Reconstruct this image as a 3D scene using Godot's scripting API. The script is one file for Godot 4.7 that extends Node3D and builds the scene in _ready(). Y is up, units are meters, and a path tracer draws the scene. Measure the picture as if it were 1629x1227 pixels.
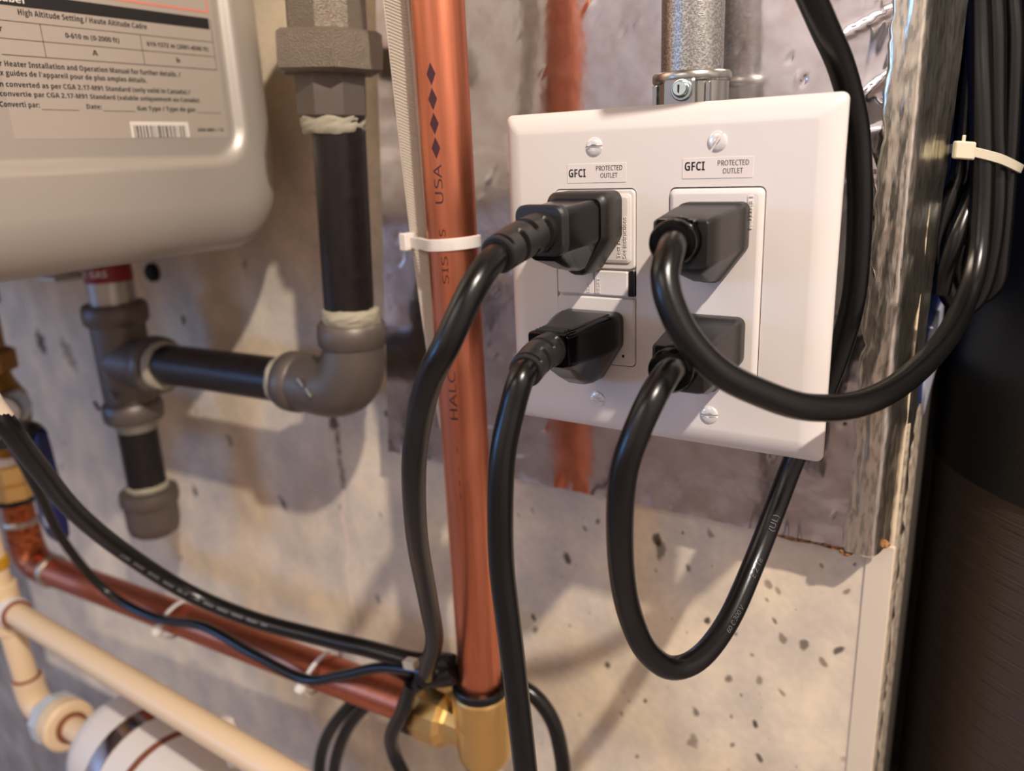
extends Node3D
# Lengths below are millimetres on site; S turns them into metres. x runs along the concrete wall, y is up, z comes out of the wall.
const S := 0.001
var rng := RandomNumberGenerator.new()
var M := {}
var taken := {}
var fonts := {}

func V(x: float, y: float, z: float) -> Vector3:
	return Vector3(x, y, z)


# ---------------------------------------------------------------- shapes
class Mb:
	var p := PackedVector3Array()
	var uv := PackedVector2Array()
	var g := PackedInt32Array()
	var next := 1

	func tri(a: Vector3, b: Vector3, c: Vector3, grp: int, ua := Vector2.ZERO, ub := Vector2.ZERO, uc := Vector2.ZERO) -> void:
		p.append_array([a, b, c])
		uv.append_array([ua, ub, uc])
		g.append_array([grp, grp, grp])

	func quad(a: Vector3, b: Vector3, c: Vector3, d: Vector3, grp: int, ua := Vector2.ZERO, ub := Vector2.ZERO, uc := Vector2.ZERO, ud := Vector2.ZERO) -> void:
		tri(a, b, c, grp, ua, ub, uc)
		tri(a, c, d, grp, ua, uc, ud)

	func fix(from: int) -> void:  # outer faces run clockwise
		var mid := Vector3.ZERO
		for i in range(from, p.size()):
			mid += p[i]
		mid /= maxf(1.0, p.size() - from)
		var vol := 0.0
		for i in range(from, p.size(), 3):
			vol += (p[i] - mid).dot((p[i + 1] - mid).cross(p[i + 2] - mid))
		if vol > 0.0:
			flip(from)

	func flip(from: int) -> void:
		for i in range(from, p.size(), 3):
			var t := p[i + 1]
			p[i + 1] = p[i + 2]
			p[i + 2] = t
			var u := uv[i + 1]
			uv[i + 1] = uv[i + 2]
			uv[i + 2] = u

	# rings: Array of PackedVector3Array of equal size; the smoothing group changes where the profile bends sharply
	func loft(rings: Array, cap_a := true, cap_b := true, smooth := true, sharp := 0.75, keep := false) -> Mb:
		var from := p.size()
		var n: int = rings[0].size()
		var grp := next
		next += 1
		for i in rings.size() - 1:
			if i > 0 and sharp < 3.0:
				var worst := 1.0
				for q in 4:
					var k: int = (q * n) / 4
					var d1: Vector3 = rings[i][k] - rings[i - 1][k]
					var d2: Vector3 = rings[i + 1][k] - rings[i][k]
					if d1.length() > 1e-5 and d2.length() > 1e-5:
						worst = minf(worst, d1.normalized().dot(d2.normalized()))
				if worst < sharp:
					grp = next
					next += 1
			for j in n:
				var k := (j + 1) % n
				var gg := grp
				if not smooth:
					gg = next
					next += 1
				var u0 := float(j) / n
				var u1 := float(j + 1) / n
				var v0 := float(i) / (rings.size() - 1)
				var v1 := float(i + 1) / (rings.size() - 1)
				quad(rings[i][j], rings[i][k], rings[i + 1][k], rings[i + 1][j], gg, Vector2(u0, v0), Vector2(u1, v0), Vector2(u1, v1), Vector2(u0, v1))
		for e in 2:
			if not [cap_a, cap_b][e]:
				continue
			var r: PackedVector3Array = rings[0 if e == 0 else rings.size() - 1]
			var c := Vector3.ZERO
			for q in r:
				c += q
			c /= n
			grp = next
			next += 1
			for j in n:
				if e == 0:
					tri(c, r[(j + 1) % n], r[j], grp)
				else:
					tri(c, r[j], r[(j + 1) % n], grp)
		if not keep:
			fix(from)
		return self

	# prof: Vector2(radius, height) along dir from base
	func lathe(base: Vector3, dir: Vector3, prof: Array, seg := 32, smooth := true, turn := 0.0) -> Mb:
		dir = dir.normalized()
		var a := dir.cross(Vector3(0, 0, 1) if absf(dir.z) < 0.8 else Vector3(1, 0, 0)).normalized()
		var b := dir.cross(a)
		var rings := []
		for q in prof:
			var r := PackedVector3Array()
			for j in seg:
				var t := TAU * j / seg + turn
				r.append(base + dir * q.y + (a * cos(t) + b * sin(t)) * maxf(q.x, 0.001))
			rings.append(r)
		return loft(rings, true, true, smooth)

	static func smooth_path(pts: Array, res := 6) -> PackedVector3Array:
		var out := PackedVector3Array()
		for i in pts.size() - 1:
			var a: Vector3 = pts[maxi(i - 1, 0)]
			var b: Vector3 = pts[i]
			var c: Vector3 = pts[i + 1]
			var d: Vector3 = pts[mini(i + 2, pts.size() - 1)]
			for k in res:
				out.append(b.cubic_interpolate(c, a, d, float(k) / res))
		out.append(pts[pts.size() - 1])
		return out

	# rad(t along 0..1, angle) gives the radius
	func sweep(path: PackedVector3Array, rad: Callable, seg := 16, sharp := -2.0) -> Mb:
		var rings := []
		var tan0 := (path[1] - path[0]).normalized()
		var up := tan0.cross(Vector3(0, 0, 1) if absf(tan0.z) < 0.9 else Vector3(0, 1, 0)).normalized()
		for i in path.size():
			var t := (path[mini(i + 1, path.size() - 1)] - path[maxi(i - 1, 0)]).normalized()
			up = (up - t * up.dot(t)).normalized()
			var side := t.cross(up)
			var r := PackedVector3Array()
			for j in seg:
				var an := TAU * j / seg
				var rr: float = rad.call(float(i) / (path.size() - 1), an)
				r.append(path[i] + (up * cos(an) + side * sin(an)) * rr)
			rings.append(r)
		return loft(rings, true, true, true, sharp)

	func tube(pts: Array, r: float, seg := 16, res := 6) -> Mb:
		return sweep(smooth_path(pts, res), func(_t, _a): return r, seg)

	# a closed band of rectangular section along a closed path; out is the direction away from the middle
	func band(path: PackedVector3Array, axis: Vector3, width: float, thick: float) -> Mb:
		var from := p.size()
		var n := path.size()
		var c := Vector3.ZERO
		for q in path:
			c += q
		c /= n
		var corners := []
		for i in n:
			var t := (path[(i + 1) % n] - path[(i + n - 1) % n]).normalized()
			var o := t.cross(axis).normalized()
			if o.dot(path[i] - c) < 0.0:
				o = -o
			var w := axis * width / 2.0
			corners.append([path[i] - w, path[i] + w, path[i] + w * 0.86 + o * thick, path[i] - w * 0.86 + o * thick])
		for i in n:
			var k := (i + 1) % n
			for j in 4:
				var l := (j + 1) % 4
				quad(corners[i][j], corners[i][l], corners[k][l], corners[k][j], next + j)
		next += 4
		fix(from)
		return self

	# block with rounded corners in the plane of ax and ay, chamfered edges towards +-az
	func block(c: Vector3, ax: Vector3, ay: Vector3, az: Vector3, h: Vector3, r := 0.5, ch := 0.3) -> Mb:
		var rings := []
		for q in [[-h.z, -ch], [-h.z + ch, 0.0], [h.z - ch, 0.0], [h.z, -ch]]:
			var ring := PackedVector3Array()
			for t in Mb.rrect(0, 0, h.x + q[1], h.y + q[1], maxf(r + q[1] * 0.5, 0.02), 4):
				ring.append(c + ax * t.x + ay * t.y + az * q[0])
			rings.append(ring)
		return loft(rings, true, true, true, 0.9)

	static func fillet(corners: Array, radii: Array, seg := 4) -> PackedVector2Array:
		var out := PackedVector2Array()
		var n := corners.size()
		for i in n:
			var a: Vector2 = corners[(i + n - 1) % n]
			var b: Vector2 = corners[i]
			var c: Vector2 = corners[(i + 1) % n]
			var da := (a - b).normalized()
			var dc := (c - b).normalized()
			var half := acos(clampf(da.dot(dc), -0.9999, 0.9999)) / 2.0
			var r: float = radii[i]
			var cut := minf(r / tan(half), minf((a - b).length(), (c - b).length()) * 0.47)
			r = cut * tan(half)
			var mid := b + (da + dc).normalized() * (r / sin(half))
			var s := b + da * cut
			var e := b + dc * cut
			out.append(s + da * minf(0.25, cut * 0.2))
			var a0 := (s - mid).angle()
			var turn := wrapf((e - mid).angle() - a0, -PI, PI)
			for k in seg + 1:
				out.append(mid + Vector2.from_angle(a0 + turn * k / seg) * r)
			out.append(e + dc * minf(0.25, cut * 0.2))
		return out

	static func rrect(cx: float, cy: float, hw: float, hh: float, r: float, seg := 5) -> PackedVector2Array:
		return fillet([Vector2(cx + hw, cy + hh), Vector2(cx - hw, cy + hh), Vector2(cx - hw, cy - hh), Vector2(cx + hw, cy - hh)], [r, r, r, r], seg)

	static func at_z(poly: PackedVector2Array, z: float) -> PackedVector3Array:
		var o := PackedVector3Array()
		for q in poly:
			o.append(Vector3(q.x, q.y, z))
		return o

	func mesh(origin := Vector3.ZERO) -> ArrayMesh:
		var st := SurfaceTool.new()
		st.begin(Mesh.PRIMITIVE_TRIANGLES)
		for i in p.size():
			st.set_smooth_group(g[i])
			st.set_uv(uv[i])
			st.add_vertex((p[i] - origin) * 0.001)
		st.generate_normals()
		return st.commit()


# ---------------------------------------------------------------- naming and placing
func numbered(called: String) -> String:
	var k: int = taken.get(called, -1) + 1
	taken[called] = k
	return called if k == 0 else "%s_%03d" % [called, k]

func tag(o: Node3D, label: String, category: String, group := "") -> Node3D:
	o.set_meta("label", label)
	o.set_meta("category", category)
	if group:
		o.set_meta("group", group)
	return o

func thing(called: String, label: String, category: String, at: Vector3, group := "") -> Node3D:
	var o := Node3D.new()
	o.name = numbered(called)
	add_child(o)
	o.position = at * S
	return tag(o, label, category, group)

func world_of(n: Node) -> Vector3:
	var w := Vector3.ZERO
	while n is Node3D and n != self:
		w += n.position
		n = n.get_parent()
	return w

func part(called: String, b: Mb, m: Material, parent: Node3D, label := "") -> MeshInstance3D:
	var o := MeshInstance3D.new()
	o.name = called
	o.mesh = b.mesh()
	o.material_override = m
	parent.add_child(o, true)
	o.position = -world_of(parent)
	if label:
		o.set_meta("label", label)
	return o

func struct(called: String, b: Mb, m: Material) -> MeshInstance3D:
	var o := MeshInstance3D.new()
	o.name = called
	o.mesh = b.mesh()
	o.material_override = m
	add_child(o, true)
	o.set_meta("kind", "structure")
	return o

func single(called: String, b: Mb, m: Material, label: String, category: String, group := "") -> MeshInstance3D:
	var o := MeshInstance3D.new()
	o.name = numbered(called)
	o.mesh = b.mesh()
	o.material_override = m
	add_child(o)
	tag(o, label, category, group)
	return o

func boxed(lo: Vector3, hi: Vector3, r := 0.5, ch := 0.4) -> Mb:
	var c := (lo + hi) / 2.0
	return Mb.new().block(c, Vector3.RIGHT, Vector3.UP, Vector3.BACK, (hi - lo) / 2.0, r, ch)


# ---------------------------------------------------------------- lettering
func font(bold: bool) -> Font:
	if not fonts.has(bold):
		var f := SystemFont.new()
		f.font_names = PackedStringArray(["Droid Sans"])
		f.font_weight = 700 if bold else 400
		fonts[bold] = f
	return fonts[bold]

func glyphs(text: String, bold: bool, deep: float) -> Array:  # arrays of a TextMesh, its left edge, base line, width and cap height
	var t := TextMesh.new()
	t.font = font(bold)
	t.font_size = 48
	t.pixel_size = 0.01
	t.depth = deep
	t.curve_step = 1.5
	t.horizontal_alignment = HORIZONTAL_ALIGNMENT_LEFT
	t.text = "H"
	var lo := 1e9
	var hi := -1e9
	for q in t.surface_get_arrays(0)[Mesh.ARRAY_VERTEX]:
		lo = minf(lo, q.y)
		hi = maxf(hi, q.y)
	t.text = text
	var a := t.surface_get_arrays(0)
	var xl := 1e9
	var xr := -1e9
	for q in a[Mesh.ARRAY_VERTEX]:
		xl = minf(xl, q.x)
		xr = maxf(xr, q.x)
	return [a, xl, lo, xr - xl, hi - lo]

# print on a flat face: from «at» along ax, cap height and width in mm
func lettering(text: String, bold: bool, at: Vector3, ax: Vector3, ay: Vector3, cap: float, width: float, m: Material, parent: Node3D, deep := 0.06, called := "lettering") -> MeshInstance3D:
	return bent(text, bold, func(x, y, z): return at + ax * x + ay * y + ax.cross(ay) * z, cap, width, m, parent, deep, called, false)

func bent(text: String, bold: bool, where: Callable, cap: float, width: float, m: Material, parent: Node3D, deep := 0.06, called := "lettering", curved := true) -> MeshInstance3D:
	var t := glyphs(text, bold, 0.1)
	var a: Array = t[0]
	var src: PackedVector3Array = a[Mesh.ARRAY_VERTEX]
	var idx = a[Mesh.ARRAY_INDEX]
	var b := Mb.new()
	var at := PackedVector3Array()
	for q in src:
		at.append(V((q.x - t[1]) * width / t[3], (q.y - t[2]) * cap / t[4], (q.z / 0.1 + 0.5) * deep))
	if idx == null or idx.size() == 0:
		idx = PackedInt32Array(range(src.size()))
	for i in range(0, idx.size(), 3):
		var todo := [[at[idx[i]], at[idx[i + 1]], at[idx[i + 2]]]]
		while todo.size():
			var c: Array = todo.pop_back()
			var far := 0
			for k in 3:
				if c[k].distance_to(c[(k + 1) % 3]) > c[far].distance_to(c[(far + 1) % 3]):
					far = k
			var p0: Vector3 = c[far]
			var p1: Vector3 = c[(far + 1) % 3]
			if curved and p0.distance_to(p1) > 1.0:  # short pieces hug the barrel
				var mid := (p0 + p1) / 2.0
				todo.append([p0, mid, c[(far + 2) % 3]])
				todo.append([mid, p1, c[(far + 2) % 3]])
				continue
			b.tri(where.call(c[0].x, c[0].y, c[0].z), where.call(c[1].x, c[1].y, c[1].z), where.call(c[2].x, c[2].y, c[2].z), i + 1)
	return part(called, b, m, parent)

# where() for print on a cylinder: text runs along dir, glyphs stand around the barrel; angle 0 faces «face»
func barrel(base: Vector3, dir: Vector3, face: Vector3, r: float, mid: float, angle: float) -> Callable:
	dir = dir.normalized()
	face = (face - dir * face.dot(dir)).normalized()
	var side := face.cross(dir)  # angle grows against the reading order of a text that runs along dir
	return func(x, y, z):
		var an: float = angle + (y - mid) / r
		return base + dir * x + (face * cos(an) + side * sin(an)) * (r + z + 0.03)


# ---------------------------------------------------------------- materials
func noise_tex(freq: float, seed_: int, ramp: Array = [], size := 512, octaves := 4, kind := FastNoiseLite.TYPE_SIMPLEX_SMOOTH, normal := false, bump := 4.0, frac := FastNoiseLite.FRACTAL_FBM) -> NoiseTexture2D:
	var n := FastNoiseLite.new()
	n.noise_type = kind
	n.seed = seed_
	n.frequency = freq
	n.fractal_type = frac
	n.fractal_octaves = octaves
	var t := NoiseTexture2D.new()
	t.width = size
	t.height = size
	t.seamless = true
	t.noise = n
	if normal:
		t.as_normal_map = true
		t.bump_strength = bump
	if ramp.size():
		var gr := Gradient.new()
		gr.offsets = PackedFloat32Array(ramp[0])
		gr.colors = PackedColorArray(ramp[1])
		t.color_ramp = gr
	return t

func mat(key: String, c: Color, rough: float, metal := 0.0, spec := 0.5) -> StandardMaterial3D:
	var m := StandardMaterial3D.new()
	m.resource_name = key
	m.albedo_color = c
	m.roughness = rough
	m.metallic = metal
	m.metallic_specular = spec
	M[key] = m
	return m

func triplanar(m: StandardMaterial3D, per_mm: float) -> void:
	m.uv1_triplanar = true
	m.uv1_world_triplanar = true
	m.uv1_scale = Vector3.ONE * (1000.0 / per_mm)

func relief(m: StandardMaterial3D, t: Texture2D, mm: float) -> void:
	m.heightmap_enabled = true
	m.heightmap_texture = t
	m.heightmap_scale = mm * 0.1

func make_materials() -> void:
	var grain := noise_tex(0.03, 5, [], 512, 4)
	var fine := noise_tex(0.12, 9, [], 512, 3)
	var m := mat("room_concrete", Color(0.66, 0.63, 0.6), 0.9)
	m.albedo_texture = noise_tex(0.012, 3, [[0.2, 0.5, 0.8], [Color(0.82, 0.81, 0.8), Color(0.92, 0.91, 0.9), Color(1, 1, 1)]], 512, 5)
	triplanar(m, 400.0)
	m = mat("room_paint", Color(0.72, 0.68, 0.66), 0.8)
	m.albedo_texture = M.room_concrete.albedo_texture
	triplanar(m, 900.0)
	m = mat("timber", Color(0.42, 0.33, 0.26), 0.8)
	m = mat("unseen_room_pale", Color(0.9, 0.87, 0.86), 0.8)  # unseen walls, kept pale to brighten the foil and the shadows
	m = mat("unseen_room_low", Color(0.72, 0.66, 0.63), 0.8)  # unseen lower wall and floor, darker for the lower foil reflection
	# the plate and the devices
	mat("plate_plastic", Color(0.865, 0.835, 0.815), 0.3, 0.0, 0.5)
	mat("device_plastic", Color(0.86, 0.83, 0.81), 0.34, 0.0, 0.5)
	mat("dark_lens", Color(0.07, 0.06, 0.06), 0.2)
	mat("hole_black", Color(0.02, 0.02, 0.02), 0.8)
	mat("screw_paint", Color(0.9, 0.89, 0.88), 0.22, 0.3)
	mat("sticker", Color(0.88, 0.84, 0.82), 0.3)
	mat("ink", Color(0.09, 0.085, 0.085), 0.6)
	mat("ink_soft", Color(0.2, 0.17, 0.16), 0.6)
	mat("zinc_screw", Color(0.74, 0.81, 0.82), 0.25, 1.0)
	# cords
	m = mat("cord_rubber", Color(0.04, 0.038, 0.038), 0.26, 0.0, 0.5)
	relief(m, fine, 0.03)
	triplanar(m, 20.0)
	m = mat("plug_matte", Color(0.12, 0.112, 0.107), 0.42, 0.0, 0.5)
	relief(m, fine, 0.03)
	triplanar(m, 14.0)
	mat("plug_gloss", Color(0.014, 0.014, 0.015), 0.16, 0.0, 0.27)
	mat("print_grey", Color(0.36, 0.36, 0.37), 0.5)
	mat("tape_black", Color(0.03, 0.03, 0.032), 0.35)
	m = mat("nylon", Color(0.9, 0.86, 0.83), 0.35)
	m.subsurf_scatter_enabled = true
	m.subsurf_scatter_strength = 0.1
	mat("nylon_aged", Color(0.84, 0.81, 0.72), 0.4)
	mat("strap_plastic", Color(0.8, 0.76, 0.7), 0.45)
	mat("tag_paper", Color(0.85, 0.78, 0.7), 0.6)
	# metals
	m = mat("copper", Color(0.88, 0.55, 0.42), 0.34, 1.0)
	m.albedo_texture = noise_tex(0.02, 21, [[0.25, 0.5, 0.75], [Color(0.965, 0.945, 0.935), Color(0.99, 0.985, 0.98), Color(1, 1, 1)]], 512, 4)
	triplanar(m, 60.0)
	m.uv1_scale = Vector3(1000.0 / 22.0, 1000.0 / 300.0, 1000.0 / 22.0)
	m = mat("copper_dark", Color(0.8, 0.47, 0.35), 0.4, 1.0)
	m.albedo_texture = M.copper.albedo_texture
	triplanar(m, 60.0)
	m = mat("copper_old", Color(0.78, 0.45, 0.3), 0.45, 1.0)
	m.albedo_texture = noise_tex(0.03, 22, [[0.3, 0.5, 0.7], [Color(0.6, 0.55, 0.5), Color(0.9, 0.9, 0.9), Color(1, 1, 1)]], 256, 4)
	triplanar(m, 40.0)
	mat("solder", Color(0.72, 0.68, 0.62), 0.4, 0.9)
	m = mat("brass", Color(0.95, 0.79, 0.5), 0.36, 1.0)
	relief(m, grain, 0.02)
	triplanar(m, 10.0)
	mat("brass_old", Color(0.62, 0.45, 0.22), 0.4, 1.0)
	m = mat("black_iron", Color(0.13, 0.108, 0.108), 0.36, 0.2, 0.5)
	m.albedo_texture = noise_tex(0.02, 31, [[0.2, 0.5, 0.8], [Color(0.75, 0.72, 0.72), Color(0.95, 0.93, 0.93), Color(1.0, 1.0, 1.0)]], 256, 4)
	triplanar(m, 40.0)
	m = mat("cast_iron", Color(0.4, 0.365, 0.335), 0.45, 0.45, 0.5)
	relief(m, fine, 0.05)
	triplanar(m, 40.0)
	m = mat("cast_rough", Color(0.5, 0.455, 0.4), 0.45, 0.5, 0.5)
	relief(m, noise_tex(0.05, 12, [], 512, 4), 0.5)
	triplanar(m, 24.0)
	m = mat("sealant", Color(0.64, 0.61, 0.53), 0.55)
	relief(m, grain, 0.3)
	triplanar(m, 12.0)
	mat("bright_thread", Color(0.68, 0.66, 0.62), 0.35, 0.9)
	m = mat("galvanized", Color(0.85, 0.85, 0.83), 0.33, 1.0)
	m.albedo_texture = noise_tex(0.06, 41, [[0.3, 0.5, 0.7], [Color(0.72, 0.72, 0.72), Color(0.9, 0.9, 0.9), Color(1, 1, 1)]], 512, 2, FastNoiseLite.TYPE_CELLULAR)
	relief(m, noise_tex(0.09, 42, [], 512, 3), 0.06)
	triplanar(m, 30.0)
	mat("die_cast", Color(0.72, 0.72, 0.7), 0.28, 1.0)
	mat("chrome", Color(0.75, 0.7, 0.68), 0.12, 1.0)
	m = mat("steel_box", Color(0.6, 0.6, 0.58), 0.45, 1.0)
	# foil
	m = mat("foil", Color(0.89, 0.88, 0.89), 0.2, 1.0)
	m.albedo_texture = noise_tex(0.012, 51, [[0.25, 0.5, 0.75], [Color(0.94, 0.92, 0.91), Color(0.98, 0.97, 0.97), Color(1, 1, 1)]], 512, 5)
	m.roughness_texture = noise_tex(0.02, 52, [[0.3, 0.7], [Color(0.8, 0.8, 0.8), Color(1, 1, 1)]], 512, 5)
	m.roughness = 0.15
	relief(m, noise_tex(0.012, 53, [], 1024, 2), 0.045)
	triplanar(m, 110.0)
	m = mat("foil_tape", Color(0.93, 0.91, 0.87), 0.28, 1.0)
	m.albedo_texture = noise_tex(0.02, 54, [[0.3, 0.45, 0.7], [Color(0.78, 0.8, 0.79), Color(0.95, 0.93, 0.9), Color(1, 1, 0.98)]], 512, 5)
	relief(m, noise_tex(0.015, 55, [], 512, 3), 0.12)
	triplanar(m, 60.0)
	m.uv1_scale = Vector3(1000.0 / 26.0, 1000.0 / 110.0, 1000.0 / 26.0)
	m = mat("foam", Color(0.68, 0.52, 0.36), 0.9)
	m.albedo_texture = noise_tex(0.03, 61, [[0.3, 0.5, 0.7], [Color(0.6, 0.45, 0.35), Color(0.9, 0.85, 0.8), Color(1, 0.95, 0.85)]], 256, 4)
	relief(m, grain, 0.6)
	triplanar(m, 20.0)
	# heater
	m = mat("heater_paint", Color(0.7, 0.67, 0.63), 0.4, 0.4, 0.5)
	relief(m, fine, 0.015)
	triplanar(m, 20.0)
	mat("heater_decal", Color(0.72, 0.68, 0.63), 0.42, 0.3)
	mat("decal_white", Color(0.85, 0.82, 0.78), 0.4)
	mat("decal_red", Color(0.85, 0.5, 0.42), 0.5)
	mat("tape_red", Color(0.5, 0.06, 0.06), 0.4)
	# plastics on the left
	mat("cpvc", Color(0.9, 0.79, 0.64), 0.4)
	mat("cpvc_glue", Color(0.5, 0.27, 0.17), 0.5)
	mat("white_pvc", Color(0.88, 0.85, 0.82), 0.35)
	mat("grey_pvc", Color(0.74, 0.77, 0.79), 0.4)
	mat("blue_vinyl", Color(0.03, 0.1, 0.32), 0.35)
	mat("yellow_plastic", Color(0.75, 0.55, 0.06), 0.4)
	# right side
	m = mat("tank_shell", Color(0.31, 0.265, 0.235), 0.42, 0.0, 0.5)
	m.albedo_texture = noise_tex(0.02, 71, [[0.2, 0.5, 0.8], [Color(0.6, 0.58, 0.55), Color(0.85, 0.83, 0.8), Color(1, 1, 1)]], 512, 4)
	relief(m, noise_tex(0.02, 72, [], 512, 3), 0.15)
	triplanar(m, 30.0)
	m.uv1_scale = Vector3(1000.0 / 420.0, 1000.0 / 14.0, 1000.0 / 420.0)
	mat("tank_jacket", Color(0.014, 0.014, 0.014), 0.5)
	m = mat("blue_film", Color(0.08, 0.17, 0.4), 0.5)
	mat("white_film", Color(0.72, 0.74, 0.8), 0.5)
	m = mat("joint_strip", Color(0.74, 0.69, 0.62), 0.8)
	m.albedo_texture = noise_tex(0.03, 81, [[0.25, 0.5, 0.8], [Color(0.7, 0.68, 0.66), Color(0.95, 0.94, 0.92), Color(1, 1, 1)]], 256, 4)
	triplanar(m, 60.0)
	mat("smooth_mortar", Color(0.84, 0.78, 0.69), 0.75)
	m = mat("joint_dark", Color(0.13, 0.1, 0.08), 0.9)
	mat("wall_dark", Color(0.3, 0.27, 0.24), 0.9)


# ---------------------------------------------------------------- the wall's own picture: pits, stains and the joint
func wall_pictures(x0: float, x1: float, y0: float, y1: float) -> Array:
	var w := 1400
	var h := int(w * (y1 - y0) / (x1 - x0))
	var col := Image.create(w, h, false, Image.FORMAT_RGB8)
	var hei := Image.create(w, h, false, Image.FORMAT_L8)
	var n1 := FastNoiseLite.new()
	n1.seed = 4
	n1.frequency = 0.012
	n1.fractal_octaves = 4
	var n2 := FastNoiseLite.new()
	n2.seed = 8
	n2.frequency = 0.09
	n2.fractal_octaves = 3
	var base := Color(0.87, 0.805, 0.705)
	var per := w / (x1 - x0)
	for j in h:
		for i in w:
			var a := n1.get_noise_2d(i, j * 0.8)
			var b := n2.get_noise_2d(i, j)
			var k := 1.0 + a * 0.13 + b * 0.035
			col.set_pixel(i, j, Color(base.r * k, base.g * k * (1.0 - a * 0.015), base.b * k * (1.0 - a * 0.05)))
			hei.set_pixel(i, j, Color.from_hsv(0, 0, clampf(0.7 + a * 0.12 + b * 0.1, 0, 1)))
	var pits := []
	for q in [[-3, -140, 3], [27, -161, 3.4], [35, -188, 3.6], [31, -180, 2.2], [9, -222, 3.6], [25, -217, 3], [37, -220, 2.6], [-8, -249, 3.6], [-9, -269, 5.5], [13, -262, 2.2], [-31, -150, 4.5], [-29, -156, 6.5], [-86, -175, 4.5], [-66, -148, 2.2], [-74, -154, 1.6], [-14, -163, 2.6], [51, -144, 1.3], [-109, -230, 3.2], [-580, -104, 17], [-622, -98, 13], [-408, -60, 5], [-429, -203, 6], [-375, -151, 6], [-324, -192, 6], [-262, -120, 7]]:
		pits.append(q + [rng.randf_range(-0.6, 0.9), rng.randf_range(0.42, 0.75)])
	for k in 620:
		var px := rng.randf_range(x0, x1) if k < 200 else rng.randf_range(-150, x1)
		pits.append([px, rng.randf_range(y0, y1), pow(rng.randf(), 4.0) * 3.4 + 0.5, rng.randf_range(-0.8, 0.9), rng.randf_range(0.35, 0.9) if px > -250 else rng.randf_range(0.7, 0.92)])
	for q in pits:
		var cx: float = (q[0] - x0) * per
		var cy: float = (y1 - q[1]) * per
		var r: float = q[2] * per * 0.95
		var ri := int(r * 1.8) + 2
		for j in range(maxi(0, int(cy) - ri), mini(h, int(cy) + ri)):
			for i in range(maxi(0, int(cx) - ri), mini(w, int(cx) + ri)):
				var dx := (i - cx) * 1.5 - (j - cy) * float(q[3])
				var dy := j - cy
				var d := sqrt(dx * dx + dy * dy) / r + n2.get_noise_2d(i * 0.9, j * 0.9 + q[0]) * 0.55
				if d < 1.0:
					var f := smoothstep(1.0, 0.55, d)
					var c := col.get_pixel(i, j)
					var t: float = lerpf(1.0, q[4], f)
					col.set_pixel(i, j, Color(c.r * t, c.g * t * (1.0 - 0.03 * f), c.b * t * (1.0 - 0.05 * f)))
					hei.set_pixel(i, j, Color.from_hsv(0, 0, hei.get_pixel(i, j).v * (1.0 - 0.6 * f)))
	# the vertical joint that runs down left of the copper riser: rusty above, a pale crumbling line below
	for j in h:
		var y := y1 - j / per
		var jx := -262.0 + 1.6 * sin(y * 0.03) + n1.get_noise_2d(j * 1.0, 7.0) * 4.0
		for i in range(int((jx - 9 - x0) * per), int((jx + 9 - x0) * per)):
			if i < 0 or i >= w:
				continue
			var d := absf(i / per + x0 - jx) / (3.0 if y > -168 else 2.6) + n2.get_noise_2d(i * 2.0, j * 2.0) * 0.7
			if d < 1.0:
				var f := (1.0 - d)
				var c := col.get_pixel(i, j)
				var to := Color(0.4, 0.27, 0.2) if y > -168 else Color(1.0, 0.87, 0.77)
				col.set_pixel(i, j, c.lerp(to, clampf(f * 1.5, 0, 0.85) * smoothstep(-70.0, -105.0, y) * (0.55 + 0.45 * n2.get_noise_2d(3.0, j * 0.7))))
				hei.set_pixel(i, j, Color.from_hsv(0, 0, clampf(hei.get_pixel(i, j).v - 0.3 * f, 0, 1)))
	return [ImageTexture.create_from_image(col), ImageTexture.create_from_image(hei)]


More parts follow.
